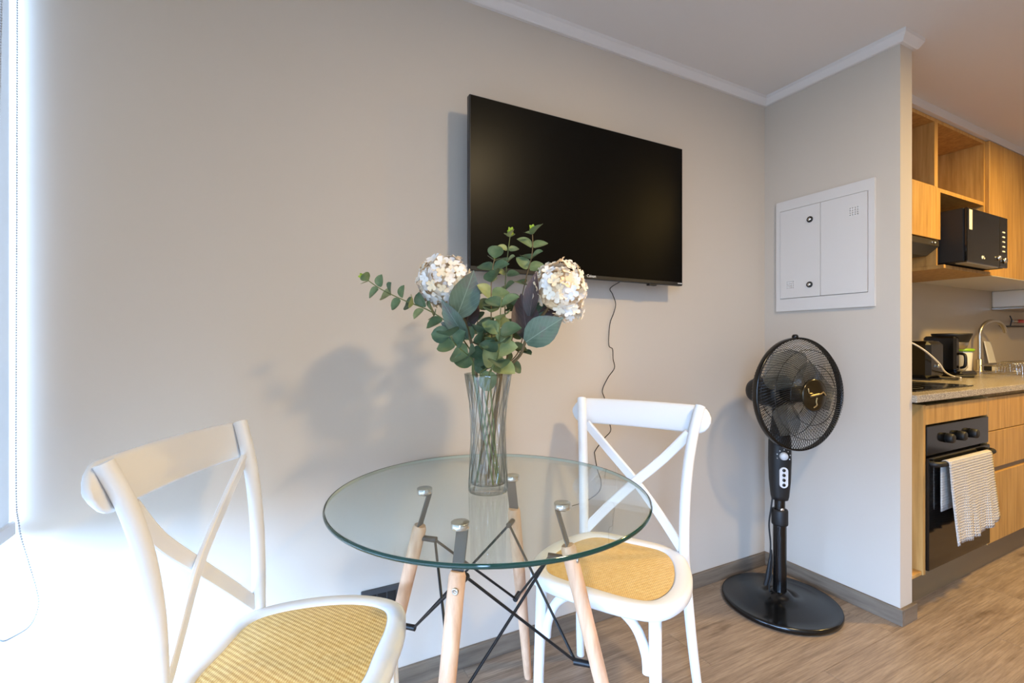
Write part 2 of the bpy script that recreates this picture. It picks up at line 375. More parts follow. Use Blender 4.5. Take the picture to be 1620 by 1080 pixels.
# cornice: stepped cove section swept along the walls
def cornice(name, p0, p1, nrm, e0=0.0, e1=0.0):
    p0 = Vector(p0); p1 = Vector(p1); n = Vector(nrm); d = (p1 - p0).normalized()
    prof = [(0, 0), (0.012, 0), (0.016, 0.003), (0.026, 0.020), (0.030, 0.026), (0.031, ZC - ZK), (0, ZC - ZK)]
    V = []
    for (p, s_) in ((p0, -e0), (p1, e1)):
        for (a, h) in prof: V.append(p + n * a + d * (s_ * a) + Vector((0, 0, ZK + h)))
    k = len(prof); Fc = [(i, (i + 1) % k, k + (i + 1) % k, k + i) for i in range(k)] + [tuple(range(k))[::-1], tuple(range(k, 2 * k))]
    return struct(MB().add(V, Fc).build(name, M['trimwhite']))
cornice('trim_1', (XW, 0, 0), (0, 0, 0), (0, -1, 0), 0, -1)
cornice('trim_2', (0, 0, 0), (0, WB_Y, 0), (-1, 0, 0), -1, 1)
cornice('trim_3', (0, WB_Y, 0), (WB_T, WB_Y, 0), (0, -1, 0), 1, 1)
cornice('trim_4', (WB_T, WB_Y, 0), (WB_T, -0.36, 0), (1, 0, 0), 1, 0)
# ceiling lamps (outside the frame, they light the room)
for (x, y_, dm, lab) in ((-1.0, -1.66, 'diffuser', 'round white ceiling lamp over the middle of the living room'), (1.15, -1.25, 'diffuser', 'round white ceiling lamp in front of the kitchen units')):
    t = thing('ceiling_lamp', lab, 'lamp', (x, y_, ZC))
    MB().lathe([(0.0, 0), (0.115, 0), (0.115, -0.022), (0.105, -0.028), (0.092, -0.028), (0.092, -0.018), (0, -0.018)], 40, (x, y_, ZC)).build('housing', M['lampwhite'], t)
    MB().lathe([(0.0, -0.0185), (0.0915, -0.0185), (0.0915, -0.024), (0, -0.024)], 40, (x, y_, ZC)).build('diffuser', M[dm], t)

# ------------------------------------------------------------------ roller blind
BX = -2.7045; BE = -0.021; BY1 = -2.12
t = thing('roller_blind', 'grey roller blind pulled most of the way down over the corner of the window', 'blind', (BX, BE, 0.66))
MB().add([(BX, BY1, .688), (BX, BE, .688), (BX, BE, 2.2), (BX, BY1, 2.2)], [(0, 1, 2, 3)]).build('fabric', M['blind'], t)
MB().box(BX - .008, BX + .008, BY1 - .01, BE + 0.012, 0.655, 0.690, .004).build('bottom_bar', mat('blind_bar', (200, 205, 212), 0.4), t)
MB().tube([(BX - .02, BY1 - .01, 2.225), (BX - .02, -0.012, 2.225)], 0.022, 20).build('roller', M['alu'], t)
for yy in (BY1 - .015, -0.006): MB().box(BX - .06, BX + .02, yy - .004, yy + .004, 2.18, ZC if yy < -1 else ZK + .0005, .001).build('bracket', M['alu'], t)
ch = catmull([(BX + .012, -.016, 2.2), (BX + .012, -.018, 1.5), (BX + .012, -.022, .82), onx(30, 830, -2.672), onx(45, 890, -2.655), onx(57, 932, -2.64), onx(60, 958, -2.633), onx(48, 988, -2.63), onx(22, 1006, -2.63), onx(0, 1013, -2.63), onx(-14, 985, -2.64), onx(-14, 900, -2.66), (BX + .02, -.14, .8), (BX + .012, -.10, 1.5), (BX + .012, -.07, 2.2)], 14)
mb = MB(); acc = 0.0; mb.tube(ch, 0.0006, 4)
for i in range(1, len(ch)):
    seg = (ch[i] - ch[i - 1]).length; s0 = 0.006 - acc
    while s0 <= seg:
        p = ch[i - 1].lerp(ch[i], s0 / seg); mb.lathe([(0, -.0022), (.0019, -.0011), (.0019, .0011), (0, .0022)], 5, p); s0 += 0.006
    acc = seg - (s0 - 0.006)
mb.build('bead_chain', mat('bead_chain', (176, 184, 196), 0.4), t)['kind'] = 'stuff'

# ------------------------------------------------------------------ television
TY = -0.10
a = ony(742.8, 147.5, TY); b = ony(1080, 452.2, TY); tx0, tx1, tz0, tz1 = a.x, b.x, b.z, a.z
t = thing('television', 'large black flat television mounted on the wall', 'television', ((tx0 + tx1) / 2, TY, tz0))
MB().box(tx0, tx1, TY, TY + 0.022, tz0, tz1, .0025).build('bezel', M['bezel'], t)
MB().box(tx0 + .004, tx1 - .004, TY - .0015, TY + .002, tz0 + .014, tz1 - .004).build('screen', M['screen'], t)
MB().box(tx0 + .003, tx1 - .003, TY - .001, TY + .002, tz0 + .002, tz0 + .0135).build('lower_strip', M['blackmatte'], t)
MB().box(tx0 + .12, tx1 - .12, TY + .021, TY + .06, tz0 + .03, tz1 - .16, .012).build('rear_housing', M['blackmatte'], t)
mb = MB(); mb.box(tx0 + .28, tx1 - .28, TY + .058, -0.002, tz0 + .16, tz0 + .2); mb.box(tx0 + .28, tx1 - .28, TY + .058, -0.002, tz0 + .32, tz0 + .36)
mb.build('wall_mount', M['blackrod'], t)
for px in (1034, 785): p = ony(px, 448, TY); MB().box(p.x - .02, p.x + .02, TY + .002, TY + .02, tz0 - .007, tz0 + .003, .002).build('foot_socket', M['blackmatte'], t)
p = ony(935, 436.8, TY); text_mesh('logo', 'Caixun', 0.0145, M['text'], t, (p.x, TY - .0025, p.z), (R(90), 0, 0))
MB().box(tx1 - .030, tx1 - .006, TY - .0025, TY - .0012, tz0 + .0075, tz0 + .0105).build('printed_mark', M['text'], t)
# power cord
pts = [(972, 444), (966, 455), (969, 465), (974, 480), (971, 495), (965, 512), (963, 545), (969, 552), (970, 568), (972, 582), (962, 597), (953, 617), (957, 632), (963, 664), (966, 681), (956, 693), (942, 712), (941, 720), (945, 742), (951, 762), (947, 778), (928, 792), (905, 800)]
W3 = [ony(px, py, -0.012 - 0.006 * math.sin(i)) for i, (px, py) in enumerate(pts)]; W3[0].y = TY + .02
tag(MB().tube(catmull(W3, 5), 0.0017, 6).build('power_cord', M['black']), 'thin kinked black cord hanging down the wall below the television', 'cord')
pts = [(966, 700), (973, 722), (976, 748), (975, 775), (974, 800)]
tag(MB().tube(catmull([ony(px, py, -0.008) for px, py in pts], 5), 0.0009, 6).build('thin_cable', M['cord']), 'thin pale cable hanging on the wall behind the white chair', 'cord')

# ------------------------------------------------------------------ wall outlet
a = ony(577, 934, 0); x0 = a.x - 0.012; x1 = x0 + 0.122; zt = 0.334
t = thing('wall_outlet', 'dark grey wall outlet plate low on the wall behind the glass table', 'outlet', ((x0 + x1) / 2, 0, zt - .08))
MB().box(x0, x1, -0.009, 0, zt - .08, zt, .002).build('plate', M['outlet'], t)
for k in range(3): MB().box(x0 + .018 + k * .03, x0 + .045 + k * .03, -0.011, -.008, zt - .064, zt - .016, .001).build('socket', M['blackmatte'], t)

# ------------------------------------------------------------------ breaker panel on the partition
PX = -0.012
P = lambda px, py: onx(px, py, PX)
y0, y1, z0, z1 = -0.481, -0.067, 1.243, 1.763
t = thing('breaker_panel', 'white metal breaker box cover with two doors on the partition wall', 'panel', (0, (y0 + y1) / 2, z0))
c0 = P(1235, 343); c1 = P(1298.5, 420); c2 = P(1372.5, 311); zt = 1.715; zb = 1.303
dy0, dy1, dym = c2.y, c0.y, c1.y
def plate(name, ys, zs, x0, x1, holes, m, par):
    """slab between x0 (front) and x1 (back) on a grid of y and z cuts, open where holes says"""
    V = []; Fc = []; ny, nz = len(ys), len(zs); solid = lambda i, j: 0 <= i < ny - 1 and 0 <= j < nz - 1 and (i, j) not in holes
    V = [(x, y_, z) for x in (x0, x1) for y_ in ys for z in zs]; id_ = lambda k, i, j: k * ny * nz + i * nz + j
    for i in range(ny - 1):
        for j in range(nz - 1):
            if not solid(i, j): continue
            Fc.append((id_(0, i, j), id_(0, i, j + 1), id_(0, i + 1, j + 1), id_(0, i + 1, j))); Fc.append((id_(1, i, j), id_(1, i + 1, j), id_(1, i + 1, j + 1), id_(1, i, j + 1)))
            for (di, dj, p, q) in ((-1, 0, (i, j), (i, j + 1)), (1, 0, (i + 1, j + 1), (i + 1, j)), (0, 1, (i, j + 1), (i + 1, j + 1)), (0, -1, (i + 1, j), (i, j))):
                if not solid(i + di, j + dj): Fc.append((id_(0, *p), id_(1, *p), id_(1, *q), id_(0, *q)))
    return MB().add(V, Fc).build(name, m, par)
GAP = .0022
plate('frame', [y0, dy0 - GAP, dy1 + GAP, y1], [z0, zb - GAP, zt + GAP, z1], PX, 0.0, {(1, 1)}, M['panel'], t)
def panel_door(ya, yb, cy, cz):
    ys = [ya]; zs = [zb]; h = .0019; st = .0095
    for i in range(4): ys += [cy + (i - 1.5) * st - h, cy + (i - 1.5) * st + h]; zs += [cz + (i - 1.5) * st - h, cz + (i - 1.5) * st + h]
    return plate('door', ys + [yb], zs + [zt], PX - .003, PX + .004, {(1 + 2 * i, 1 + 2 * j) for i in range(4) for j in range(4)}, M['panel'], t)
c = P(1250.5, 450.5); dl = panel_door(dym + GAP / 2, dy1, c.y, c.z)
c = P(1351.5, 334); dr = panel_door(dy0, dym - GAP / 2, c.y, c.z)
for (px, py) in ((1282, 347), (1281.5, 450)):
    c = P(px, py); c.x = PX - .003
    lk = MB().lathe([(.0, .006), (.0075, .006), (.0075, .0045), (.0125, .004), (.0135, .0025), (.0135, 0)], 24, c, (-1, 0, 0)).build('lock', M['blackmatte'], dl)
    kk = MB(); kk.lathe([(0, .0075), (.0072, .0075), (.0072, .0062)], 20, c, (-1, 0, 0)); kk.box(c.x - .0085, c.x - .0074, c.y - .0008, c.y + .0008, c.z - .005, c.z + .005)
    kk.build('keyhole', M['chrome'], dl)

# ------------------------------------------------------------------ glass table
TX, TYY, TZ, TR = -1.679, -0.403, 0.72, 0.396
t = thing('dining_table', 'round glass top table on four splayed beech legs with black wire bracing', 'table', (TX, TYY, 0))
g = 0.010
MB().lathe([(0, TZ - g), (TR - .0015, TZ - g)], 128, (TX, TYY, 0), close=False).build('glass_underside', M['tableglass'], t)
top = MB().lathe([(0, TZ), (TR - .0015, TZ)], 128, (TX, TYY, 0), close=False).build('glass_top', M['tableglass'], t)
MB().lathe([(TR - .0022, TZ - .0002), (TR, TZ - .002), (TR + .0006, TZ - g / 2), (TR, TZ - g + .002), (TR - .0022, TZ - g + .0002)], 128, (TX, TYY, 0), close=False).build('glass_edge', M['rim'], top)
MB().lathe([(TR - .0045, TZ - .0006), (TR - .0035, TZ - g + .0006)], 128, (TX, TYY, 0), close=False).build('edge_light_ring', mat('edge_light_paint', (168, 182, 172), 0.3), top)  # added opaque ring, its pale tone paints the brightness of the far glass edge
def leg_off(z): return 0.140 + (0.615 - z) / 0.615 * 0.112
UJ, LJ = 0.575, 0.33
for (sx, sy) in ((-1, -1), (1, -1), (1, 1), (-1, 1)):
    def lp(z, d=0.0): o_ = leg_off(z) - d; return Vector((TX + sx * o_, TYY + sy * o_, z))
    lg = MB().tube([lp(0.0), lp(0.01), lp(0.3), lp(0.5), lp(0.6), lp(0.608)], [.011, .0125, .0175, .0185, .0185, .015], 16).build('leg', M['beech'], t)
    # flat steel bracket: slot in the leg, upright and a tab below the pad
    br = MB(); padp = Vector((TX + sx * 0.132, TYY + sy * 0.132, 0))
    tdir = Vector((-sx, sy, 0)).normalized() if sx * sy > 0 else Vector((sx, -sy, 0)).normalized()
    ndir = Vector((sx, sy, 0)).normalized()
    q = [lp(0.54), lp(0.615), lp(0.69, -.004)]
    q[2] = Vector((padp.x, padp.y, 0)) + tdir * 0.0 + Vector((0, 0, .694)) - ndir * .014
    q[1] = lp(0.615) - ndir * .0
    br.tube([q[0], q[1], q[2]], 1.0, flat=(.028, .004), up=ndir)
    br.tube([q[2], padp + Vector((0, 0, .694)) + ndir * .01], 1.0, flat=(.028, .004), up=(0, 0, 1))
    br.build('bracket', M['bracket'], t)
    pd = MB().lathe([(0, .695), (.0195, .695), (.0205, .697), (.0205, .7085), (.019, .7095), (0, .7095)], 28, (padp.x, padp.y, 0)).build('pad', M['chrome'], t)
    MB().lathe([(0, .0005), (.0035, .0005), (.0035, .0025), (.0065, .0025), (.0075, .0015), (.0075, -.002)], 16, lp(.578) + ndir * .0178 - Vector((sx, -sy, 0)) * .004, ndir).build('bolt', M['steel'], lg)
    for zz in (UJ, LJ): MB().tube([lp(zz, .004), lp(zz, .040)], [.007, .008], 12).build('joint', M['blackrod'], t)
# wire bracing: from the upper joint of each leg to the lower joints of its neighbours
cs = [(-1, -1), (1, -1), (1, 1), (-1, 1)]
for i, (sx, sy) in enumerate(cs):
    for j in ((i + 1) % 4, (i - 1) % 4):
        ux, uy = cs[j]; o1 = leg_off(UJ) - .037; o2 = leg_off(LJ) - .037
        MB().tube([(TX + sx * o1, TYY + sy * o1, UJ), (TX + ux * o2, TYY + uy * o2, LJ)], 0.0035, 8).build('brace_rod', M['blackrod'], t)

# ------------------------------------------------------------------ chairs
def seat_outline(k=0.0):
    pts = [(0, -.035), (.115, -.027), (.174, .03), (.212, .14), (.215, .25), (.178, .338), (.10, .368), (0, .373), (-.10, .368), (-.178, .338), (-.215, .25), (-.212, .14), (-.174, .03), (-.115, -.027)]
    c = Vector((0, .175, 0)); o_ = []
    for p in catmull([(x, y_, 0) for x, y_ in pts], 6, True): d = c - p; o_.append(p + d.normalized() * k)
    return [(p.x, p.y) for p in o_]
def make_chair(label, loc, rz):
    t = thing('cross_back_chair', label, 'chair', loc, rz)
    bl = lambda mb, n, m, p=t: mb.build(n, m, p, False)
    # seat frame ring, cane inset
    ou = seat_outline(); inn = seat_outline(0.047); n = len(ou); mb = MB(); zt, zb = .462, .428
    rings = [(inn, zb), (seat_outline(.006), zb), (ou, zb + .006), (ou, zt - .012), (seat_outline(.003), zt - .004), (seat_outline(.010), zt), (seat_outline(.040), zt - .001), (inn, zt - .006), (inn, zb)]
    V = [(x, y_, z) for r_, z in rings for x, y_ in r_]; Fc = []
    for i in range(len(rings) - 1):
        for k in range(n): Fc.append((i * n + k, i * n + (k + 1) % n, (i + 1) * n + (k + 1) % n, (i + 1) * n + k))
    mb.add(V, Fc, True); bl(mb, 'seat_frame', M['white'])
    # cane panel, slightly domed
    mb = MB(); V = []; Fc = []; K = 5
    cx, cy = 0, .175
    for i in range(1, K + 1):
        f = i / K
        for (x, y_) in seat_outline(0.0465): V.append((cx + (x - cx) * f, cy + (y_ - cy) * f, zt - .004 + .0025 * (1 - f * f)))
    for i in range(K - 1):
        for k in range(n): Fc.append((i * n + k, (i + 1) * n + k, (i + 1) * n + (k + 1) % n, i * n + (k + 1) % n))
    V.append((cx, cy, zt - .0015)); Fc += [(len(V) - 1, k, (k + 1) % n) for k in range(n)]
    mb.add(V, Fc, True); bl(mb, 'cane_panel', M['cane'])
    for s in (-1, 1):
        pts = []
        for z in (0, .1, .2, .3, .4, .46, .55, .64, .73, .80, .85, .900):
            if z >= .46: t_ = (z - .46) / .44; pts.append((s * (.162 + .0354 * t_ ** 2.7), -.065 * t_ ** 2.87, z))
            else: t_ = (.46 - z) / .46; pts.append((s * (.162 + .034 * t_), -.054 * t_ ** 2.2, z))
        pts = catmull(pts, 4); bl(MB().tube(pts, [.0135 + .002 * min(1, 3 * i / len(pts)) for i in range(len(pts))], 14), 'rear_leg', M['white'])
        bl(MB().tube([(s * .162, .332, 0), (s * .160, .326, .2), (s * .156, .316, .44)], [.0125, .0145, .016], 14), 'front_leg', M['white'])
        # bentwood arch under the front of the seat
        pts = [(s * .139, .322, .285), (s * .134, .320, .33), (s * .110, .318, .385), (s * .066, .316, .418), (s * .02, .316, .426)]
        bl(MB().tube(catmull(pts, 6), .0125, 12), 'arch_brace', M['white'])
        bl(MB().tube([(s * .150, .02, .420), (s * .150, .055, .420)], .011, 10), 'corner_block', M['white'])
    # top rail: bent band behind the uprights
    mb = MB(); K = 26; V = []; hw = .228; ht = .042; th = .009; zc = .857
    for i in range(K + 1):
        u = -1 + 2 * i / K; x = hw * math.sin(u * math.pi / 2); yc = -.064 - .030 * (1 - (x / hw) ** 2)
        e = max(0.0, (abs(x) - (hw - ht)) / ht); h_ = ht * math.sqrt(max(0.05, 1 - e * e))
        sl = .018 * 0
        for (dy_, dz) in ((-th, -h_ + .006), (-th, h_ - .006), (-th + .005, h_), (th - .005, h_), (th, h_ - .006), (th, -h_ + .006), (th - .005, -h_), (-th + .005, -h_)):
            if h_ < .008: dz = math.copysign(h_, dz)
            V.append((x, yc + dy_ - (dz) * .32, zc + dz))
    Fc = [(i * 8 + k, i * 8 + (k + 1) % 8, (i + 1) * 8 + (k + 1) % 8, (i + 1) * 8 + k) for i in range(K) for k in range(8)] + [tuple(range(8))[::-1], tuple(K * 8 + k for k in range(8))]
    mb.add(V, Fc, True); bl(mb, 'top_rail', M['white'])
    for s in (-1, 1):
        d = .0055 * s
        pts = [(-s * .170, -.040 + d * .3, .818), (-s * .09, -.048 + d, .728), (0, -.042 + d, .640), (s * .085, -.022 + d, .550), (s * .154, -.003 + d * .3, .470)]
        bl(MB().tube(catmull(pts, 6), 1.0, flat=(.030, .011), up=(0, 1, -.25)), 'cross_brace', M['white'])
    for s in (-1, 1):
        bl(MB().lathe([(0, .007), (.005, .006), (.007, 0)], 12, (s * .2, -.084, .860), (0, -1, 0)), 'rail_bolt', M['bracket'])
    return t
def heading(f): return math.atan2(f[1], f[0]) - math.pi / 2
make_chair('white cross back chair with its seat tucked under the glass table on the television side', (-1.151, -.3325, 0), -2.5923 - math.pi / 2)
make_chair('white cross back chair by the window end of the wall, facing the glass table', (-2.275, -.348, 0), -.4685 - math.pi / 2)

# ------------------------------------------------------------------ vase
VX, VY = -1.682, -0.397
mb = MB(); prof = [(0.0, .050), (.15, .0475), (.3, .0445), (.45, .0425), (.6, .0430), (.75, .0470), (.88, .0535), (.96, .0585), (1.0, .0610)]
def vr(u):
    for (a, ra), (b, rb) in zip(prof, prof[1:]):
        if a <= u <= b: s_ = (u - a) / (b - a); return ra + (rb - ra) * s_
    return prof[-1][1]
VH = 0.298; n = 160; V = []; Fc = []; K = 44
for i in range(K + 1):
    u = i / K; r0 = vr(u); amp = 0.0030 * math.sin(math.pi * min(1, u * 1.02)) ** 0.4 if 0 < u < 1 else 0
    for k in range(n):
        a_ = 2 * math.pi * k / n; rr = r0 + amp * math.cos(16 * (a_ - 1.35 * u)); V.append((VX + rr * math.cos(a_), VY + rr * math.sin(a_), TZ + .0006 + VH * u))
for i in range(K):
    for k in range(n): Fc.append((i * n + k, i * n + (k + 1) % n, (i + 1) * n + (k + 1) % n, (i + 1) * n + k))
Fc.append(tuple(range(n))[::-1])
inner = []
for i in range(K, -1, -1):
    u = i / K; z_ = TZ + .0006 + VH * u
    if u < 0.05: continue
    inner.append((vr(u) - .0042, z_))
o0 = len(V)
for (r_, z_) in inner:
    for k in range(n): a_ = 2 * math.pi * k / n; V.append((VX + r_ * math.cos(a_), VY + r_ * math.sin(a_), z_))
for k in range(n): Fc.append((K * n + k, K * n + (k + 1) % n, o0 + (k + 1) % n, o0 + k))
m_ = len(inner)
for i in range(m_ - 1):
    for k in range(n): Fc.append((o0 + i * n + k, o0 + i * n + (k + 1) % n, o0 + (i + 1) * n + (k + 1) % n, o0 + (i + 1) * n + k))
Fc.append(tuple(o0 + (m_ - 1) * n + k for k in range(n)))
mb.add(V, Fc, True)
vz = mb.build('vase', M['vase'])
tag(vz, 'tall clear glass vase with twisted ribs standing on the glass table', 'vase')
me = vz.data
for v_ in me.vertices: v_.co -= Vector((VX, VY, TZ))
vz.location = (VX, VY, TZ)

# ------------------------------------------------------------------ flowers and foliage
VD = (Vector((VX, VY, 0)) - CAM).dot(FW)
def fp(px, py, d=0.0): return dep(px, py, VD + d)
def leaf_mesh(name, length, width, m, curl=0.12, fold=0.18, tipsharp=0.0):
    """round leaf in local x (length), y (width), z (normal)"""
    K = 7; J = 5; V = []; Fc = []
    for i in range(K + 1):
        u = i / K
        wd = width / 2 * (math.sin(math.pi * min(1, (u * 0.98 + .02)) ** 0.82) ** (0.62 + tipsharp * u))
        for j in range(J):
            s_ = -1 + 2 * j / (J - 1)
            V.append((length * u, wd * s_, abs(s_) * wd * fold * 2 - curl * length * u * u + 0.0))
    for i in range(K):
        for j in range(J - 1): Fc.append((i * J + j, (i + 1) * J + j, (i + 1) * J + j + 1, i * J + j + 1))
    nv = len(V); V2 = [(x, y_, z - .0006) for x, y_, z in V]
    F2 = [tuple(nv + q for q in f[::-1]) for f in Fc]
    me = bpy.data.meshes.new(name); me.from_pydata(V + V2, [], Fc + F2); me.polygons.foreach_set('use_smooth', [True] * len(Fc + F2)); me.materials.append(m); me.update(); return me
LM = [leaf_mesh('eucalyptus_leaf', .048, .046, M[k]) for k in ('leaf_a', 'leaf_b', 'leaf_c')]
BUD = leaf_mesh('bud_leaf', .012, .007, M['bud'])
def orient(x, nrm):
    x = Vector(x).normalized(); z = Vector(nrm); z = (z - x * z.dot(x))
    if z.length < 1e-4: z = Vector((0, 0, 1)) - x * x.z
    z.normalize(); y_ = z.cross(x); return Matrix((x, y_, z)).transposed()
def put(name, me, parent, loc, xd, nd, s=1.0):
    o = bpy.data.objects.new(name, me); col.objects.link(o); o.parent = parent
    o.matrix_basis = Matrix.Translation(Vector(loc) - Vector(parent.location)) @ orient(xd, nd).to_4x4() @ Matrix.Scale(s, 4); return o
from mathutils.bvhtree import BVHTree
SOLID = []          # (owner, tree, low corner, high corner) of what already stands in the bouquet
def solid(owner, V, Fc):
    lo = [min(v[i] for v in V) for i in range(3)]; hi = [max(v[i] for v in V) for i in range(3)]; return (owner, BVHTree.FromPolygons(V, Fc), lo, hi)
def clashes(c):
    n = 0
    for q in SOLID:
        if q[0] == c[0] or any(q[2][i] > c[3][i] or c[2][i] > q[3][i] for i in range(3)): continue
        n += len(q[1].overlap(c[1]))
    return n
_vm = vz.data; SOLID.append(solid('vase', [v_.co + Vector(vz.location) for v_ in _vm.vertices], [tuple(p.vertices) for p in _vm.polygons]))
def mesh_solid(owner, me, mw): return solid(owner, [mw @ v_.co for v_ in me.vertices], [tuple(p.vertices) for p in me.polygons])
SLOT = [0]
def slots(dirs):
    """spread the stems round the vase rim in the order in which they lean"""
    order = sorted(range(len(dirs)), key=lambda i: dirs[i]); n = len(dirs); off = math.atan2(sum(math.sin(dirs[o_] - 2 * math.pi * k / n) for k, o_ in enumerate(order)), sum(math.cos(dirs[o_] - 2 * math.pi * k / n) for k, o_ in enumerate(order)))
    return {o_: off + 2 * math.pi * k / n for k, o_ in enumerate(order)}
def stem_path(owner, ang, pts3, rad, twist=2.05):
    """stem from the vase floor, crossing the waist, out at its own place on the rim, then along pts3; shifted in depth until it is clear"""
    best = None
    for q in range(140):
        j = 0.0 if q == 0 else min(1.0, q / 40.0); ra = .036 + rng.uniform(-.004, .006) * j; aa = ang + rng.uniform(-.22, .22) * j
        foot = Vector((VX + .030 * math.cos(aa + twist), VY + .030 * math.sin(aa + twist), TZ + .0216)); rim = Vector((VX + ra * math.cos(aa), VY + ra * math.sin(aa), TZ + VH - .012))
        up_ = rim + (rim - foot).normalized() * .018
        pp = [p + FW * rng.uniform(-.035, .035) * j + RT * rng.uniform(-.006, .006) * j for p in pts3]
        path = [foot.lerp(rim, k / 10) for k in range(10)] + catmull([rim, up_] + pp, 8); n = len(path)
        mb = MB().tube(path, rad(n), 8); c = solid(owner, [Vector(v_) for v_ in mb.v], mb.f); k = clashes(c)
        if best is None or k < best[0]: best = (k, path, mb, c, [rim, up_] + pp)
        if k == 0: break
    SOLID.append(best[3]); return best
TOCAM = (CAM - Vector((VX, VY, 1.2))).normalized()
EUC = []
def eucalyptus(k, label, pix, nodes, s0, s1, mats, bud=True, start=0.12): EUC.append((k, label, pix, nodes, s0, s1, mats, bud, start))
def eucalyptus_stem(i):
    k, label, pix = EUC[i][:3]; own = 'e%d' % i
    b_ = stem_path(own, ANG['e%d' % i], [fp(*p) for p in pix[1:]], lambda n: [.0024 - .0013 * q / n for q in range(n)])
    t = thing('eucalyptus_branch', label, 'branch', b_[1][0]); b_[2].build('stem', M['stemgreen'] if k % 2 == 0 else M['stembrown'], t)
    return t, b_[1], b_[4]
def eucalyptus_leaves(i, t, path, ctrl):
    nodes, s0, s1, mats, bud, start = EUC[i][3:]; own = 'e%d' % i
    up_path = catmull(ctrl[1:], 12); L = len(up_path); ph = rng.random() * 3
    for q_ in range(nodes):
        u = start + (0.97 - start) * (q_ + .5) / nodes; q = min(L - 2, int(u * (L - 1))); p = up_path[q]; T = (up_path[q + 1] - up_path[max(q - 1, 0)]).normalized()
        side = T.cross(TOCAM).normalized(); fr_ = side.cross(T).normalized()
        a0 = (0 if q_ % 2 == 0 else 1.15) + rng.uniform(-.35, .35) + ph * .1
        for s in (-1, 1):
            me = LM[rng.choice(mats)]; best = None
            for tr in range(220):
                w = min(1.0, tr / 45.0); a_ = a0 + rng.uniform(-1.5, 1.5) * w
                w_ = (side * math.cos(a_) + fr_ * math.sin(a_)) * s
                xd = (w_ * rng.uniform(.8, 1.0) + T * rng.uniform(.25 - .5 * w, .6 + .5 * w) + Vector((0, 0, rng.uniform(-.15 - .3 * w, .12 + .3 * w)))).normalized()
                nd = (T * .45 + TOCAM * rng.uniform(.45, 1.0) + Vector((0, 0, .35)) - w_ * .2 + Vector((rng.uniform(-1, 1), rng.uniform(-1, 1), rng.uniform(-1, 1))) * .7 * w)
                sz = (s0 + (s1 - s0) * u) * rng.uniform(.85, 1.12) * (1 - .5 * min(1.0, max(0, tr - 30) / 120))
                mw = Matrix.Translation(p + xd * .004) @ orient(xd, nd).to_4x4() @ Matrix.Scale(sz, 4)
                c = mesh_solid(own, me, mw); n = clashes(c)
                if best is None or n < best[0]: best = (n, xd, nd, sz, c)
                if n == 0: break
            put('leaf', me, t, p + best[1] * .004, best[1], best[2], best[3]); SOLID.append(best[4])
    if bud:
        p = path[-1]; T = (path[-1] - path[-3]).normalized()
        for q in range(7):
            a_ = q * 2.4; side = T.cross(TOCAM).normalized(); fr_ = side.cross(T)
            xd = T * (1.0 if q else 3) + (side * math.cos(a_) + fr_ * math.sin(a_)) * .75
            put('bud_leaf', BUD, t, p - T * (.002 * q), xd, TOCAM + T * .3, rng.uniform(.8, 1.25))
eucalyptus(0, 'eucalyptus branch with small round leaves reaching far sideways past the cream flower head', [(772, 598, 0), (745, 555, .0), (712, 515, -.02), (680, 492, -.03), (642, 476, -.04), (605, 458, -.05), (573, 437, -.06)], 10, 1.05, .62, (0, 0, 1, 2), start=.2)
eucalyptus(1, 'upright eucalyptus branch in the middle of the vase with bright green bud tip', [(780, 598, -.01), (779, 545, -.03), (777, 490, -.04), (778, 435, -.03), (784, 402, -.02)], 8, 1.05, .85, (0, 1, 2))
eucalyptus(2, 'tall eucalyptus branch with sparse upper leaves standing against the television', [(788, 598, .02), (797, 520, .04), (799, 455, .05), (803, 405, .05), (808, 366, .05)], 8, 1.0, .6, (0, 1))
eucalyptus(3, 'tallest eucalyptus branch, with round leaves rising beside the peach flower head', [(794, 598, .0), (813, 525, .02), (831, 445, .03), (842, 400, .03), (842, 362, .03)], 8, 1.0, .78, (0, 2, 0))
eucalyptus(4, 'short eucalyptus branch with large dull green leaves drooping over the vase toward the window', [(768, 598, -.01), (745, 568, -.04), (722, 545, -.06), (710, 525, -.07)], 4, 1.1, 1.15, (0, 2, 2), False)
eucalyptus(5, 'eucalyptus branch at the back of the bouquet behind the purple hydrangea leaf', [(776, 598, .02), (765, 545, .05), (754, 500, .07), (758, 455, .08)], 6, 1.1, .9, (2, 2, 0), False)
eucalyptus(6, 'leafy eucalyptus branch at the front of the bouquet just above the vase rim', [(784, 598, -.03), (787, 565, -.06), (790, 525, -.08), (793, 470, -.08)], 7, 1.1, 1.0, (0, 1, 2), False)
eucalyptus(7, 'thin eucalyptus branch leaning toward the kitchen below the blue green hydrangea leaf', [(800, 598, .02), (818, 560, .04), (828, 520, .05), (822, 480, .06)], 5, .7, .9, (0, 2, 2), False)
eucalyptus(8, 'short dense eucalyptus branch filling the vase mouth', [(786, 598, .0), (775, 575, -.02), (762, 548, -.03), (756, 520, -.03)], 6, 1.1, 1.1, (2, 2, 0), False, .05)

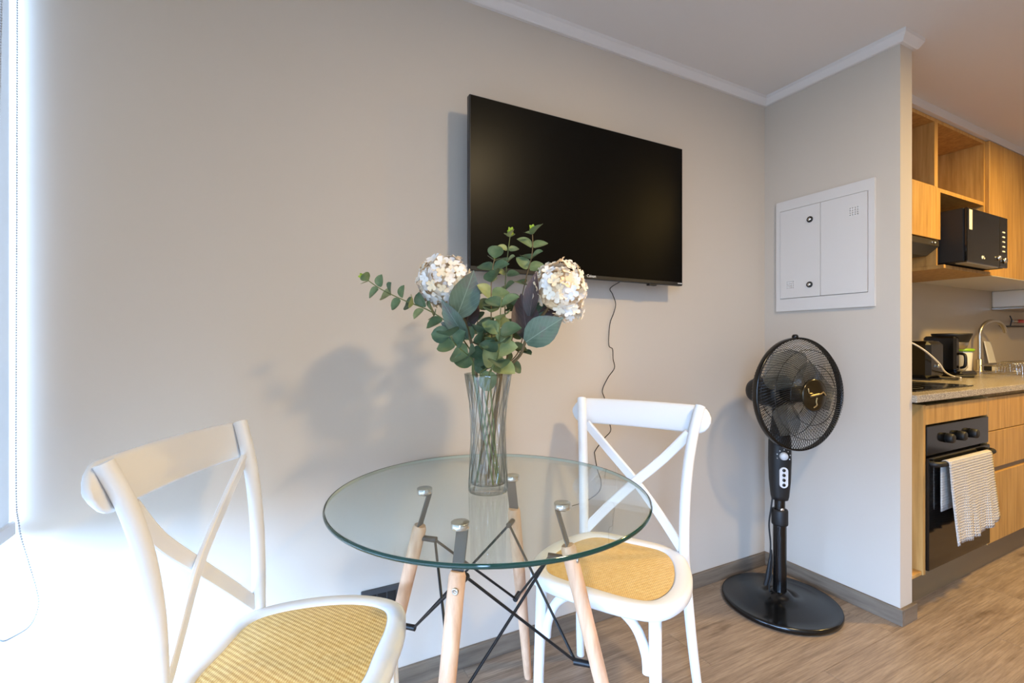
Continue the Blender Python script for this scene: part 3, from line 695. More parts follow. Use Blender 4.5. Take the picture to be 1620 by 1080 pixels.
def floret_mesh(m):
    V = []; Fc = []
    for q in range(4):
        a_ = q * math.pi / 2 + .2; ca, sa = math.cos(a_), math.sin(a_); b_ = len(V)
        for (x, y_, z) in ((.0005, 0, 0), (.005, -.0052, .0008), (.0115, -.0062, .0028), (.0148, -.002, .0020), (.0148, .002, .0020), (.0115, .0062, .0028), (.005, .0052, .0008), (.009, 0, -.0005)):
            V.append((x * ca - y_ * sa, x * sa + y_ * ca, z))
        Fc += [(b_ + 0, b_ + 1, b_ + 7), (b_ + 1, b_ + 2, b_ + 7), (b_ + 2, b_ + 3, b_ + 7), (b_ + 3, b_ + 4, b_ + 7), (b_ + 4, b_ + 5, b_ + 7), (b_ + 5, b_ + 6, b_ + 7), (b_ + 6, b_ + 0, b_ + 7)]
    me = bpy.data.meshes.new('floret'); me.from_pydata(V, [], Fc); me.polygons.foreach_set('use_smooth', [True] * len(Fc)); me.materials.append(m); me.update(); return me
FM = {k: floret_mesh(M[k]) for k in ('petal_a', 'petal_b', 'petal_c')}
HL = {k: leaf_mesh('hydrangea_leaf', 1.0, .74, M[k], .10, .10, .5) for k in ('hleaf_blue', 'hleaf_purple', 'leaf_c')}
HYD = []
def hydrangea(*args): HYD.append(args)
def build_hydrangea(i, k, label, pix, centre, rad, pal, leaves, squash=(1, 1, 1), droop=None):
    own = 'h%d' % i; C_ = fp(*centre)
    b_ = stem_path(own, ANG[own], [fp(*p) for p in pix[1:]], lambda n: [.0040] * n)
    t = thing('hydrangea', label, 'flower', b_[1][0]); b_[2].build('stem', M['stembrown'], t)
    core = MB().lathe([(rad * .80 * math.sin(math.pi * i / 10), -rad * .80 * math.cos(math.pi * i / 10)) for i in range(11)], 16, C_).build('flower_core', M['petal_c'], t)
    n = 150; back = (Vector((VX, VY, 1.0)) - C_).normalized()
    for i in range(n):
        z = 1 - 2 * (i + .5) / n; r_ = math.sqrt(1 - z * z); ph = i * 2.39996
        d = Vector((r_ * math.cos(ph), r_ * math.sin(ph), z)) + Vector((rng.uniform(-.12, .12), rng.uniform(-.12, .12), rng.uniform(-.12, .12))); d.normalize()
        if d.dot(back) > .88: continue
        p = C_ + Vector((d.x * squash[0], d.y * squash[1], d.z * squash[2])) * rad * rng.uniform(.86, 1.06)
        nd = (d + Vector((rng.uniform(-.5, .5), rng.uniform(-.5, .5), rng.uniform(-.5, .5)))).normalized()
        xd = nd.orthogonal(); xd.rotate(Matrix.Rotation(rng.random() * 6, 3, nd))
        o = put('floret', FM[rng.choice(pal)], t, p, xd, nd, rng.uniform(.85, 1.2)); SOLID.append(mesh_solid(own, o.data, Matrix.Translation(t.location) @ o.matrix_basis))
    for i in range(26 if droop else 0):
        d = Vector((rng.gauss(0, 1), rng.gauss(0, 1), rng.gauss(0, 1))).normalized(); p = fp(*droop) + d * rng.uniform(.014, .032)
        xd = d.orthogonal(); o = put('floret', FM[rng.choice(pal)], t, p, xd, d + Vector((rng.uniform(-.4, .4), rng.uniform(-.4, .4), .2)), rng.uniform(.8, 1.1)); SOLID.append(mesh_solid(own, o.data, Matrix.Translation(t.location) @ o.matrix_basis))
    for (b, tip, wd, d0, d1, mk, tilt) in leaves:
        p0 = fp(b[0], b[1], d0); p1 = fp(tip[0], tip[1], d1); L = (p1 - p0).length
        nd = TOCAM + Vector((0, 0, .25)) + (p1 - p0).cross(TOCAM).normalized() * tilt
        o = put('leaf', HL[mk], t, p0, p1 - p0, nd, L); o.scale = (L, L * wd, L); SOLID.append(mesh_solid(own, o.data, Matrix.Translation(t.location) @ o.matrix_basis))
    return t
hydrangea(2, 'cream white hydrangea head on the window side of the bouquet', [(766, 598, 0), (748, 552, -.01), (734, 505, -.02), (712, 465, -.01)], (704, 446, -.01), .064, ('petal_a', 'petal_b', 'petal_b', 'petal_c'),
    [((722, 502), (752, 428), .85, -.05, -.06, 'hleaf_blue', .45), ((738, 536), (696, 474), .55, -.06, -.08, 'hleaf_blue', -.4), ((737, 534), (698, 509), .95, -.05, -.07, 'hleaf_blue', .1), ((735, 520), (752, 462), .7, .0, .02, 'hleaf_purple', .3)])
hydrangea(5, 'peach cream hydrangea head on the kitchen side of the bouquet, drooping at its lower edge', [(804, 598, .0), (820, 562, .0), (836, 528, .0), (868, 484, .0)], (884, 458, -.005), .067, ('petal_a', 'petal_c', 'petal_a', 'petal_b'),
    [((832, 541), (890, 501), .95, -.04, -.06, 'hleaf_blue', -.15), ((834, 536), (826, 462), .85, -.01, .0, 'hleaf_purple', .2), ((838, 500), (846, 428), .5, -.02, -.04, 'hleaf_purple', -.5), ((842, 515), (858, 462), .7, .01, .02, 'leaf_c', .3), ((850, 505), (888, 478), .6, .02, .02, 'hleaf_purple', .2)], (.98, 1.02, 1.03), (904, 492, -.02))

def lean(pix): d = fp(*pix[-1]) - Vector((VX, VY, 0)); return math.atan2(d.y, d.x)
_keys = ['h%d' % i for i in range(len(HYD))] + ['e%d' % i for i in range(len(EUC))]
_sl = slots([lean(h[2]) for h in HYD] + [lean(e[2]) for e in EUC]); ANG = {_keys[i]: a_ for i, a_ in _sl.items()}
for i, h in enumerate(HYD): build_hydrangea(i, *h)
_st = [eucalyptus_stem(i) for i in range(len(EUC))]
for i, (t, path, ctrl) in enumerate(_st): eucalyptus_leaves(i, t, path, ctrl)

# ------------------------------------------------------------------ pedestal fan
FX, FY = -.278, -.258
hd = R(189); AX = Vector((math.sin(hd), math.cos(hd), .03)).normalized(); SX = AX.cross(UP).normalized(); UZ = SX.cross(AX)
HC = Vector((FX, FY, 0)) + Vector((AX.x, AX.y, 0)) * .090 + Vector((0, 0, .890)); GR = .222
t = thing('pedestal_fan', 'black pedestal fan with wire grille standing in the wall corner', 'fan', (FX, FY, 0))
MB().lathe([(0, .001), (.216, .001), (.222, .006), (.2225, .016), (.220, .023), (.215, .0245), (.207, .0215), (.17, .024), (.10, .030), (.055, .036), (.046, .046), (.034, .056), (.030, .058), (0, .058)], 72, (FX, FY, 0)).build('base', M['black'], t)
MB().tube([(FX, FY, .05), (FX, FY, .40)], .0255, 24).build('lower_pole', M['black'], t)
cl = MB().lathe([(.026, .335), (.0305, .335), (.0315, .34), (.0315, .392), (.029, .398), (.022, .40)], 28, (FX, FY, 0)).build('collar', M['blackmatte'], t)
bd = R(215); BF = Vector((math.sin(bd), math.cos(bd), 0)); BS = BF.cross(UP).normalized()
MB().lathe([(0, .006), (.007, .006), (.009, 0)], 12, Vector((FX, FY, .402)) + BF * .021, BF).build('screw', M['chrome'], cl)
MB().tube([(FX, FY, .38), (FX, FY, .5)], .0205, 24).build('upper_pole', M['black'], t)
# control housing
rings = [(.44, .030, .028), (.455, .033, .031), (.52, .039, .036), (.60, .0415, .038), (.68, .041, .037), (.72, .036, .034), (.76, .030, .03), (.80, .026, .026), (.84, .026, .026)]
mb = MB(); V = []; Fc = []; n = 28
for (z, a_, b_) in rings:
    for k in range(n):
        q = 2 * math.pi * k / n; cx = math.copysign(abs(math.cos(q)) ** .75, math.cos(q)); sy = math.copysign(abs(math.sin(q)) ** .75, math.sin(q)); V.append(Vector((FX, FY, z)) + BS * (a_ * cx) + BF * (b_ * sy))
for i in range(len(rings) - 1):
    for k in range(n): Fc.append((i * n + k, i * n + (k + 1) % n, (i + 1) * n + (k + 1) % n, (i + 1) * n + k))
Fc += [tuple(range(n))[::-1], tuple((len(rings) - 1) * n + k for k in range(n))]
mb.add(V, Fc, True); hs = mb.build('control_housing', M['blackmatte'], t)
c = Vector((FX, FY, .628)) + BF * .036
MB().lathe([(0, .014), (.012, .014), (.0145, .011), (.0165, .003), (.0165, 0)], 28, c, BF).build('timer_knob', M['greywhite'], hs)
mb = MB()
for k in range(7):
    a_ = R(-20 + k * 38); mb.lathe([(0, .0025), (.0022, .0025), (.0022, 0)], 8, c + (BS * math.cos(a_) + UP * math.sin(a_)) * .026, BF)
mb.build('timer_mark', M['greywhite'], hs)
c = Vector((FX, FY, .540)) + BF * .0355
V = []
for k in range(32):
    a_ = 2 * math.pi * k / 32; sgn = 1 if math.sin(a_) >= 0 else -1; V.append((math.cos(a_) * .0165, math.sin(a_) * .0165 + sgn * .026))
mb = MB(); VV = [c + BS * x + UP * y_ for x, y_ in V] + [c + BS * x + UP * y_ + BF * .005 for x, y_ in V]
mb.add(VV, [(k, (k + 1) % 32, 32 + (k + 1) % 32, 32 + k) for k in range(32)] + [tuple(range(32, 64))])
pl = mb.build('button_plate', M['greywhite'], hs)
for k in range(4): MB().lathe([(0, .004), (.0055, .004), (.0068, 0)], 16, c + UP * (-.03 + .02 * k) + BF * .0048, BF).build('button', M['black'], hs)
# motor, neck
def hp(f, s=0.0, u=0.0): return HC + AX * f + SX * s + UZ * u
MB().lathe([(0, -.240), (.025, -.238), (.048, -.224), (.058, -.20), (.063, -.15), (.066, -.11), (.070, -.075), (.060, -.06), (0, -.06)], 36, HC, AX).build('motor_housing', M['blackmatte'], t)
MB().lathe([(0, -.2412), (.02, -.2396), (.044, -.2272), (.0495, -.221)], 28, HC, AX).build('motor_cap', mat('fan_cap', (70, 54, 44), 0.4), t)
MB().tube([(FX, FY, .80), hp(-.090, 0, -.05), hp(-.090, 0, -.0)], [.028, .032, .04], 20).build('neck', M['blackmatte'], t)
# blades
hub = MB().lathe([(0, .035), (.020, .033), (.030, .024), (.034, .0), (.036, -.062), (0, -.062)], 28, HC, AX).build('hub', M['blackmatte'], t)
for k, deg in enumerate((155, 50, -75)):
    V = []; Fc = []; ni, nj = 9, 9
    for i in range(ni):
        u = i / (ni - 1); r_ = .03 + .155 * u; half = R(26 + 26 * math.sin(math.pi * min(1, u * .92)) * .9) * (1 if u < .85 else math.sqrt(max(.05, 1 - ((u - .85) / .155) ** 2)))
        for j in range(nj):
            s_ = -1 + 2 * j / (nj - 1); a_ = R(deg) + half * s_ * .95 + u * .25
            V.append(hp(-.012 + .030 * s_ * (1 - .3 * u), r_ * math.cos(a_), r_ * math.sin(a_)))
    for i in range(ni - 1):
        for j in range(nj - 1): Fc.append((i * nj + j, i * nj + j + 1, (i + 1) * nj + j + 1, (i + 1) * nj + j))
    MB().add(V, Fc, True).build('blade', M['smoke'], t)
# grille
def gprof(u, front):   # u 0 at centre .. 1 at rim
    if front: r_ = .058 + (GR - .058) * u; f = .056 * (1 - u ** 2.6) ** .8 + .012
    else: r_ = .066 + (GR - .066) * u; f = -.062 * (1 - u ** 2.6) ** .8 - .012
    return r_, f
for front, nm, nw in ((True, 'front_grille', 110), (False, 'rear_grille', 110)):
    mb = MB()
    for k in range(nw):
        a0 = 2 * math.pi * k / nw; pts = []
        for i in range(11):
            u = i / 10; r_, f = gprof(u, front); a_ = a0 + (.45 if front else -.25) * (1 - u); pts.append(hp(f, r_ * math.cos(a_), r_ * math.sin(a_)))
        mb.tube(pts, .00115, 4, cap=False, up=AX)
    for u in (.36, .72):
        r_, f = gprof(u, front); mb.tube([hp(f - .001 if front else f + .001, r_ * math.cos(2 * math.pi * i / 64), r_ * math.sin(2 * math.pi * i / 64)) for i in range(65)], .0013, 5, cap=False)
    mb.build(nm, M['black'], t)['kind'] = 'stuff'
MB().lathe([(GR - .001, -.011), (GR + .004, -.011), (GR + .005, -.005), (GR + .005, .007), (GR + .003, .0115), (GR - .003, .0115), (GR - .003, .007), (GR - .001, -.011)], 96, HC, AX, close=False).build('rim_band', M['black'], t)
MB().box(-.012, .012, -.012, .012, 0, .014, .003)
kb = MB(); kp = hp(0, .012, GR + .004); kb.lathe([(0, .013), (.008, .012), (.012, .006), (.012, -.004)], 16, kp, UZ); kb.build('clip', M['black'], t)
bdg = MB().lathe([(.060, .060), (.064, .064), (.063, .069), (.057, .072), (.03, .0745), (0, .075)], 40, HC, AX, close=False).build('badge', mat('fan_badge', (44, 36, 20), 0.2, 0.5), t)
mb = MB()
for k in range(3):
    a_ = R(150 + 105 * k)
    mb.tube(catmull([hp(.0757, r_ * math.cos(a_ + sw), r_ * math.sin(a_ + sw)) for r_, sw in ((.010, .0), (.024, .35), (.038, .25), (.050, .6))], 5), [.0028] * 15 + [.001], 6)
mb.tube([hp(.0765, -.012, .004), hp(.0765, .032, -.002)], .0045, 8)
mb.build('emblem', mat('emblem_gold', (168, 146, 104), 0.3, 0.8), bdg)
cab = [Vector((FX, FY, .45)) - BS * .028, onz(0, 0, 0) * 0 + Vector((FX, FY, .40)) - BS * .034, Vector((FX, FY, .33)) - BS * .042, Vector((FX, FY, .25)) - BS * .036, Vector((FX, FY, .18)) - BS * .040, Vector((FX, FY, .12)) - BS * .052, Vector((FX, FY, .085)) - BS * .050, Vector((FX, FY, .10)) - BS * .036, Vector((FX, FY, .2)) - BS * .032, Vector((FX, FY, .22)) - BS * .036, Vector((FX, FY, .12)) - BS * .044, Vector((FX, FY, .05)) - BS * .040]
if (cab[0] - CAM).dot(RT) > (Vector((FX, FY, 0)) - CAM).dot(RT):
    cab = [Vector((2 * FX - p.x, 2 * FY - p.y, p.z)) for p in cab]
MB().tube(catmull(cab, 7), .0034, 8).build('cord', M['blackmatte'], t)
sd = (cab[0] - Vector((FX, FY, .45))).normalized()
MB().tube([Vector((FX, FY, .20)) + sd * .036, Vector((FX, FY, .12)) + sd * .046, Vector((FX, FY, .075)) + sd * .056], [.005, .010, .008], 10).build('plug', M['blackmatte'], t)

# ------------------------------------------------------------------ kitchen
YF = -.56; KX0 = WB_T; KX1 = 2.75; CT = .887
# backsplash
struct(MB().box(KX0, XR, -.006, 0, CT, 1.6).build('wall_backsplash', M['splash']))
# worktop
tag(MB().box(KX0 + .001, KX1, -.578, -.007, CT - .030, CT, .002).build('worktop', M['granite']), 'speckled grey stone worktop running along the kitchen wall', 'worktop')
# plinth
tag(MB().box(KX0 + .001, KX1, -.507, -.49, 0, .146).build('plinth', M['plinth']), 'brown kick board under the kitchen base cabinets', 'plinth')
# narrow filler unit
t = thing('filler_panel', 'narrow oak filler between the partition wall and the oven housing', 'panel', (KX0, YF, .146))
MB().box(KX0 + .001, .188, -.52, -.50, .160, .835, .001).build('panel', M['oakdark'], t)
MB().box(KX0 + .001, .190, YF + .004, -.50, .146, .160, .001).build('bottom_shelf', M['oak'], t)
# oven housing
t = thing('oven_housing', 'oak cabinet housing around the black built in oven', 'cabinet', (.5, YF, .146))
MB().box(.191, .209, YF, -.02, .146, .840).build('side', M['oak'], t)
MB().box(.809, .818, YF, -.02, .146, .840).build('side', M['oakdark'], t)
MB().box(.211, .807, YF, YF + .018, .757, .836, .001).build('front_panel', M['oak'], t)
# oven
OX0, OX1, OZ0, OZ1 = .213, .806, .160, .750
t = thing('oven', 'black glass built in oven with round knobs under the worktop', 'oven', (.51, YF, OZ0))
MB().box(OX0 + .01, OX1 - .01, YF + .02, -.05, OZ0, OZ1).build('body', M['blackmatte'], t)
MB().box(OX0, OX1, YF - .004, YF + .02, .630, OZ1, .002).build('control_panel', M['ovenglass'], t)
door = MB().box(OX0, OX1, YF - .010, YF + .02, OZ0, .622, .003).build('door', M['ovenglass'], t)
MB().tube(catmull([(OX0 + .02, YF - .008, .598), (OX0 + .03, YF - .028, .598), (OX0 + .10, YF - .036, .598), (OX1 - .10, YF - .036, .598), (OX1 - .03, YF - .028, .598), (OX1 - .02, YF - .008, .598)], 6), .011, 12).build('handle', M['blackmatte'], door)
for px, py in ((1505, 694), (1524, 688), (1543, 686)):
    p = ony(px, py, YF - .02); MB().lathe([(0, .026), (.017, .026), (.0195, .022), (.021, 0)], 24, (p.x, YF - .004, .690), (0, -1, 0)).build('knob', M['blackmatte'], t)
# towel over the oven handle
def towel(z_top, front, back, x0, x1):
    V = []; Fc = []; nx, nz = 26, 22; yb, yf = YF - .036 + .0135, YF - .036 - .0135
    prof = []
    for i in range(7): prof.append((yb + .001, z_top - back * (1 - i / 6)))
    for i in range(1, 8): a_ = math.pi * (1 - i / 8); prof.append((YF - .036 - .0135 * math.cos(a_), z_top + .0135 * math.sin(a_)))
    for i in range(nz): prof.append((yf, z_top - front * i / (nz - 1)))
    m = len(prof)
    for j in range(nx):
        u = j / (nx - 1); x = x0 + (x1 - x0) * u
        for i, (y_, z) in enumerate(prof):
            dn = max(0, (z_top - z)) / front; fold = (.010 * math.sin(u * 13 + dn * 1.2) + .006 * math.sin(u * 29 + 1)) * dn
            front_side = i > 9
            zz = z - (dn * (.022 * math.sin(u * 2.6 + .4) * (1 if front_side else .3))) + dn * .03 * u
            V.append((x + dn * (.03 * (u - .5) + .018), y_ - (abs(fold) + .012 * dn if front_side else 0), zz))
    for j in range(nx - 1):
        for i in range(m - 1): Fc.append((j * m + i, j * m + i + 1, (j + 1) * m + i + 1, (j + 1) * m + i))
    return V, Fc
V, Fc = towel(.598, .315, .20, .285, .70)
tw = MB().add(V, Fc, True).build('kitchen_towel', M['towel'])
md = tw.modifiers.new('thick', 'SOLIDIFY'); md.thickness = .003; md.offset = 0
tag(tw, 'pale grey waffle weave towel hanging over the oven handle', 'towel')
# drawer unit
t = thing('drawer_unit', 'oak kitchen drawer unit with three fronts beside the oven', 'drawers', (1.12, YF, .146))
MB().box(.820, 1.419, YF + .02, -.02, .146, .852).build('carcass', M['oakdark'], t)
for (a, b) in ((.678, .836), (.500, .674), (.148, .474)): MB().box(.823, 1.416, YF, YF + .0195, a, b, .0012).build('drawer_front', M['oak'], t)
MB().box(.823, 1.416, YF + .010, YF + .02, .476, .498).build('finger_groove', M['plinth'], t)
t = thing('sink_cabinet', 'oak two door base cabinet under the kitchen tap', 'cabinet', (2.08, YF, .146))
MB().box(1.421, KX1, YF + .02, -.02, .146, .852).build('carcass', M['oakdark'], t)
for (a, b) in ((1.424, 2.083), (2.087, KX1 - .003)): MB().box(a, b, YF, YF + .0195, .148, .836, .0012).build('door', M['oak'], t)
# cooktop
t = thing('cooktop', 'black glass cooktop set into the worktop', 'cooktop', (.52, -.3, CT))
MB().box(.24, .80, -.515, -.075, CT, CT + .006, .002).build('glass_plate', M['ovenglass'], t)
for (x, y_, r_) in ((.38, -.40, .08), (.66, -.40, .09), (.38, -.19, .09), (.66, -.19, .075)): MB().lathe([(r_, .0062), (r_, .0066), (r_ - .003, .0066), (r_ - .003, .0062)], 40, (x, y_, CT), close=False).build('burner_ring', M['bracket'], t)
# wall cabinets
UY = -.34; UZ1 = 2.252; Th = .018
def carc(x0, x1, z0, z1, m, par, back=True):
    MB().box(x0, x0 + Th, UY, -.006, z0, z1).build('side', M['oakdark'], par); MB().box(x1 - Th, x1, UY, -.006, z0, z1).build('side', M['oakdark'], par)
    MB().box(x0 + Th, x1 - Th, UY, -.006, z1 - Th, z1).build('top', M['oakdark'], par)
    if back: MB().box(x0 + Th, x1 - Th, -.014, -.006, z0, z1 - Th).build('back', M['oakdark'], par)
def edges(x0, x1, z0, z1, par):
    MB().box(x0, x0 + Th, UY - .001, UY, z0, z1).build('edge', M['oak'], par); MB().box(x1 - Th, x1, UY - .001, UY, z0, z1).build('edge', M['oak'], par); MB().box(x0 + Th, x1 - Th, UY - .001, UY, z1 - Th, z1).build('edge', M['oak'], par)
t = thing('hood_cabinet', 'oak wall cabinet with open top shelf above the cooker hood', 'cabinet', (.58, UY, 1.62))
carc(.275, .885, 1.62, UZ1, 'oak', t); edges(.275, .885, 1.90, UZ1, t)
MB().box(.293, .867, UY, -.014, 1.884, 1.902).build('shelf', M['oak'], t)
MB().box(.277, .884, UY - .019, UY, 1.622, 1.884, .001).build('door', M['oak'], t)
t = thing('cooker_hood', 'slim dark grey cooker hood under the oak wall cabinet', 'hood', (.58, UY, 1.545))
MB().box(.280, .880, UY - .015, -.03, 1.585, 1.618, .003).build('body', mat('hood_steel', (86, 80, 70), 0.35, 0.7), t)
MB().add([(.285, UY - .012, 1.585), (.875, UY - .012, 1.585), (.875, -.04, 1.585), (.285, -.04, 1.585), (.30, UY + .03, 1.545), (.86, UY + .03, 1.545), (.86, -.05, 1.545), (.30, -.05, 1.545)], [(0, 1, 5, 4), (1, 2, 6, 5), (2, 3, 7, 6), (3, 0, 4, 7), (4, 5, 6, 7), (3, 2, 1, 0)]).build('filter_tray', M['bracket'], t)
for k in range(2): MB().lathe([(0, .006), (.006, .006), (.007, 0)], 12, (.80 + .03 * k, UY - .015, 1.602), (0, -1, 0)).build('button', M['chrome'], t)
t = thing('microwave_cabinet', 'oak open wall unit with upper shelf holding the microwave', 'cabinet', (1.18, UY, 1.476))
carc(.8855, 1.480, 1.4945, UZ1, 'oak', t); edges(.8855, 1.480, 1.4945, UZ1, t)
MB().box(.9035, 1.462, UY, -.014, 1.879, 1.899).build('shelf', M['oak'], t)
MB().box(.8855, 1.4795, -.372, -.006, 1.476, 1.4943, .001).build('microwave_shelf', M['oak'], t)
t = thing('tall_door_cabinet', 'oak wall cabinet with tall plain doors next to the microwave unit', 'cabinet', (2.1, UY, 1.478))
MB().box(1.481, 2.75, UY, -.006, 1.494, UZ1).build('carcass', M['oakdark'], t)
MB().box(1.481, 2.75, UY - .018, -.006, 1.478, 1.4935).build('underside', M['heater'], t)
for (a, b) in ((1.482, 2.114), (2.117, 2.748)): MB().box(a, b, UY - .019, UY - .0005, 1.48, UZ1 - .002, .0012).build('door', M['oak'], t)
struct(MB().box(KX0, XR, UY - .02, -.0, UZ1 + .003, ZC).build('trim_5', M['trimwhite']))
# microwave
MX0, MX1, MZ0, MZ1, MY = .924, 1.424, 1.502, 1.775, -.45
t = thing('microwave', 'black microwave oven sticking out of the open wall unit', 'microwave', (1.17, MY, 1.4945))
MB().box(MX0, MX1, MY + .012, -.07, MZ0, MZ1, .006).build('body', M['blackmatte'], t)
MB().box(MX0, MX1 - .105, MY, MY + .012, MZ0, MZ1, .003).build('door', M['ovenglass'], t)
cp = MB().box(MX1 - .103, MX1, MY, MY + .012, MZ0, MZ1, .003).build('control_panel', M['black'], t)
for k in range(5): MB().box(MX1 - .072, MX1 - .040, MY - .002, MY, 1.585 + .026 * k, 1.592 + .026 * k).build('button', M['greywhite'], cp)
MB().lathe([(0, .012), (.014, .012), (.017, 0)], 20, (MX1 - .05, MY, 1.54), (0, -1, 0)).build('dial', M['chrome'], cp)
MB().lathe([(0, .014), (.010, .013), (.013, .004), (.013, 0)], 16, (MX1 - .128, MY, 1.548), (0, -1, 0)).build('door_button', M['chrome'], t)
MB().box(MX0 + .01, MX1 - .11, MY + .004, MY + .05, MZ0 - .006, MZ0, .001).build('base_rail', M['steel'], t)
MB().box(.945, .978, MY - .0012, MY, 1.665, 1.765).build('energy_sticker', M['ivory'], t)
mb = MB(); mb.lathe([(0, .0012), (.009, .0012), (.009, 0)], 20, (1.10, MY, 1.535), (0, -1, 0)); mb.box(1.113, 1.128, MY - .0012, MY, 1.528, 1.536); mb.box(1.113, 1.117, MY - .0012, MY, 1.528, 1.545)
mb.build('logo', M['text'], t)
mb = MB()
for x in (MX0 + .04, MX1 - .04):
    for y_ in (-.34, -.12): mb.lathe([(.012, 0), (.012, MZ0 - 1.4945 + .002)], 10, (x, y_, 1.4945))
mb.build('foot', M['blackmatte'], t)
# water heater
t = thing('water_heater', 'white boxed water heater mounted on the kitchen wall under the cabinets', 'heater', (2.95, -.1, 1.35))
MB().box(2.66, 3.25, -.22, -.006, 1.355, 1.477, .006).build('casing', M['heater'], t)
MB().box(2.66, 3.25, -.25, -.006, 1.335, 1.353, .003).build('bottom_tray', M['steel'], t)
# utensil rail
t = thing('utensil_rail', 'dark rail with hooks on the kitchen wall under the water heater', 'rail', (3.0, -.02, 1.2))
MB().tube([(2.78, -.03, 1.215), (3.5, -.03, 1.225)], .006, 8).build('bar', M['blackmatte'], t)
for x in (2.80, 3.1, 3.4): MB().tube([(x, -.007, 1.222), (x, -.03, 1.218)], .005, 8).build('hook', M['blackmatte'], t)
t = thing('red_utensil', 'red handled kitchen utensil lying along the wall rail', 'utensil', (3.1, -.04, 1.26))
MB().tube([(3.02, -.045, 1.2585), (3.05, -.045, 1.2595), (3.30, -.045, 1.2595)], [.008, .013, .013], 10).build('handle', M['red'], t)
MB().tube([(2.93, -.045, 1.256), (3.03, -.045, 1.2585)], .006, 8).build('shaft', M['steel'], t)
MB().tube([(2.93, -.03, 1.22), (2.92, -.04, 1.27), (2.92, -.03, 1.30)], .004, 8).build('holder', M['blackmatte'], t)

# toaster
def at_counter(px, py): return onz(px, py, CT)
t = thing('toaster', 'black toaster on the worktop beside the coffee maker', 'toaster', (1.08, -.19, CT))
MB().box(1.00, 1.175, -.27, -.06, CT + .008, CT + .215, .02).build('body', M['black'], t)
MB().box(1.02, 1.155, -.265, -.07, CT, CT + .010).build('base', M['blackmatte'], t)
for x in (1.05, 1.10): MB().box(x, x + .022, -.24, -.09, CT + .2145, CT + .2165).build('slot', M['steel'], t)
MB().box(1.075, 1.095, -.282, -.269, CT + .07, CT + .085, .002).build('lever', M['steel'], t)
# coffee maker
cx, cy = 1.555, -.16
t = thing('coffee_maker', 'black drip coffee maker with glass carafe on the worktop', 'coffee maker', (cx, cy, CT))
MB().box(cx - .10, cx + .11, cy - .09, cy + .10, CT, CT + .035, .012).build('base', M['black'], t)
MB().box(cx - .10, cx - .045, cy - .06, cy + .10, CT + .034, CT + .245, .012).build('tank', M['black'], t)
MB().lathe([(0, .165), (.058, .165), (.066, .175), (.092, .248), (.095, .252), (.095, .262), (0, .264)], 32, (cx + .012, cy, CT)).build('filter_basket', M['blackmatte'], t)
MB().lathe([(.058, .1655), (.0675, .172), (.080, .206), (.0795, .208), (.062, .178)], 32, (cx + .013, cy, CT), close=False).build('basket_band', M['steel'], t)
cf = MB().lathe([(0, .036), (.050, .036), (.062, .055), (.060, .09), (.044, .13), (.040, .150), (.044, .155)], 28, (cx + .02, cy - .01, CT), close=False).build('carafe', M['jug'], t)
MB().tube(catmull([(cx - .02, cy - .05, CT + .14), (cx - .05, cy - .085, CT + .13), (cx - .05, cy - .085, CT + .07), (cx - .03, cy - .06, CT + .055)], 6), .008, 8).build('handle', M['blackmatte'], cf)
# white cup with green lid
p = Vector((1.80, -.135, CT))
t = thing('lidded_cup', 'white cup with lime green lid standing in front of the kitchen tap', 'cup', p)
MB().lathe([(0, 0), (.036, 0), (.040, .004), (.046, .14), (.045, .150), (0, .150)], 28, p).build('cup', M['ivory'], t)
MB().lathe([(0, .150), (.054, .150), (.056, .155), (.056, .164), (.050, .168), (0, .168)], 28, p).build('lid', M['green'], t)
# tap
FXk, FYk = 2.27, -.065
t = thing('kitchen_tap', 'brushed steel gooseneck tap at the back of the worktop', 'tap', (FXk, FYk, CT))
MB().lathe([(0, 0), (.028, 0), (.028, .006), (.020, .012), (.020, .085), (.016, .09), (0, .09)], 24, (FXk, FYk, CT)).build('base', M['steel'], t)
dv = Vector((.95, -.30, 0)); pts = [Vector((FXk, FYk, CT + .08)), Vector((FXk, FYk, CT + .22))]
for i in range(0, 9): a_ = math.pi * i / 8 * .93; pts.append(Vector((FXk, FYk, CT + .255)) + dv * (.115 - .115 * math.cos(a_)) + Vector((0, 0, .105 * math.sin(a_))))
MB().tube(catmull(pts, 4), .0125, 14).build('spout', M['steel'], t)
MB().tube([(FXk + .015, FYk - .01, CT + .05), (FXk + .11, FYk - .05, CT + .055)], .008, 10).build('lever', M['steel'], t)
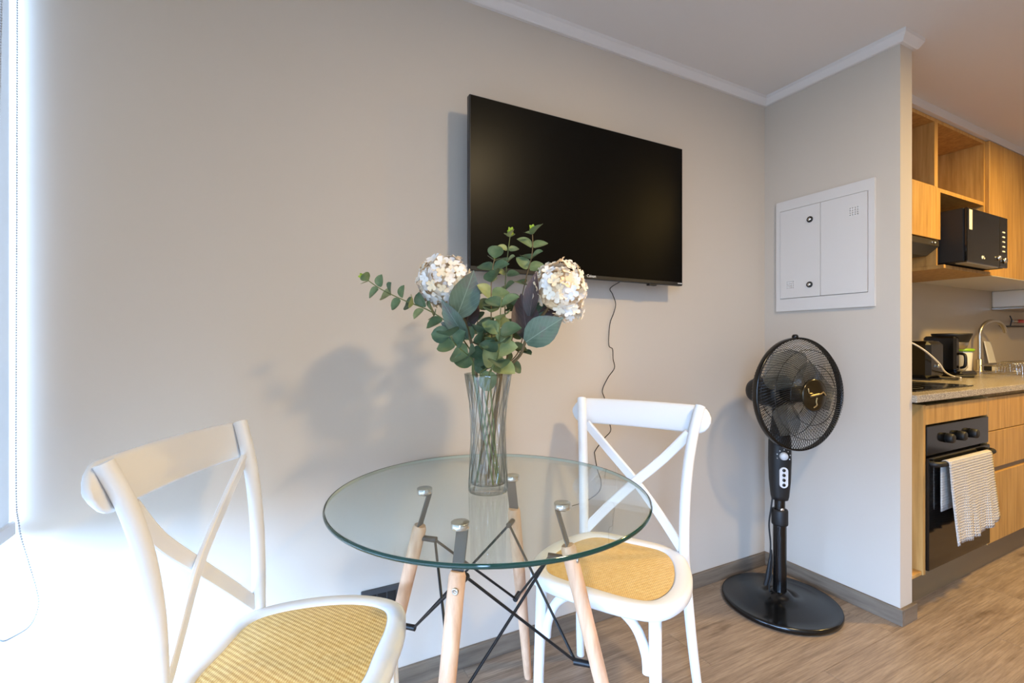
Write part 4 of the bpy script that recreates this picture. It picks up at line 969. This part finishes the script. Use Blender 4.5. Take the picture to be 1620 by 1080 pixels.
# dish rack
x0, x1, y0, y1 = 1.96, 2.45, -.36, -.165
t = thing('dish_rack', 'low wire dish rack with loops in front of the kitchen tap', 'dish rack', (2.2, -.26, CT))
mb = MB()
for z in (.006, .055):
    mb.tube([(x0, y0, CT + z), (x1, y0, CT + z), (x1, y1, CT + z), (x0, y1, CT + z), (x0, y0, CT + z)], .003, 6)
for (x, y_) in ((x0, y0), (x1, y0), (x1, y1), (x0, y1)): mb.tube([(x, y_, CT), (x, y_, CT + .058)], .003, 6)
mb.build('frame', M['chrome'], t)
for k in range(9):
    x = x0 + .03 + k * .047; MB().tube(catmull([(x, y0 + .03, CT + .006), (x, y0 + .04, CT + .07), (x, y0 + .08, CT + .085), (x, y0 + .12, CT + .07), (x, y0 + .13, CT + .006)], 5), .002, 6).build('plate_loop', M['chrome'], t)
# card leaning on the wall
p = Vector((2.545, -.03, CT))
t = thing('leaning_card', 'small pale card leaning on the kitchen wall beside the tap', 'card', p)
MB().add([(2.49, -.06, CT + .001), (2.60, -.06, CT + .001), (2.60, -.02, CT + .21), (2.50, -.02, CT + .215), (2.49, -.052, CT + .001), (2.60, -.052, CT + .001), (2.60, -.012, CT + .21), (2.50, -.012, CT + .215)], [(0, 1, 2, 3), (7, 6, 5, 4), (0, 4, 5, 1), (1, 5, 6, 2), (2, 6, 7, 3), (3, 7, 4, 0)]).build('card', M['ivory'], t)
MB().box(2.488, 2.4895, -.06, -.012, CT + .001, CT + .05).build('stand', M['blackmatte'], t)
# knife and cords on the worktop
p0 = at_counter(1512, 597); p1 = at_counter(1575, 598)
t = thing('kitchen_knife', 'black handled kitchen knife lying on the worktop', 'knife', p0)
mid = p0.lerp(p1, .45); MB().tube([p0 + Vector((0, 0, .008)), mid + Vector((0, 0, .008))], [.009, .008], 8).build('handle', M['blackmatte'], t)
MB().tube([mid + Vector((0, 0, .008)), p1 + Vector((0, 0, .005))], [1, .3], flat=(.028, .002), up=(0, 0, 1)).build('blade', M['bracket'], t)
pts = [dep(1436, 541, 2.40), dep(1446, 544, 2.42), dep(1465, 556, 2.46), dep(1485, 574, 2.52), dep(1495, 588, 2.58), at_counter(1508, 597) + Vector((0, 0, .008)), at_counter(1520, 599) + Vector((0, 0, .0065))]
tag(MB().tube(catmull(pts, 6), .0045, 8).build('appliance_cord', M['cord']), 'white cord drooping across the worktop in front of the coffee maker', 'cord')
tag(MB().tube(catmull([(1.115, -.268, CT + .0125), (1.125, -.300, CT + .006), (1.165, -.325, CT + .0042), (1.215, -.310, CT + .0042), (1.235, -.255, CT + .0042), (1.225, -.20, CT + .0042)], 6), .004, 8).build('loose_cord', M['blackmatte']), 'short black cord looped on the worktop by the toaster', 'cord')
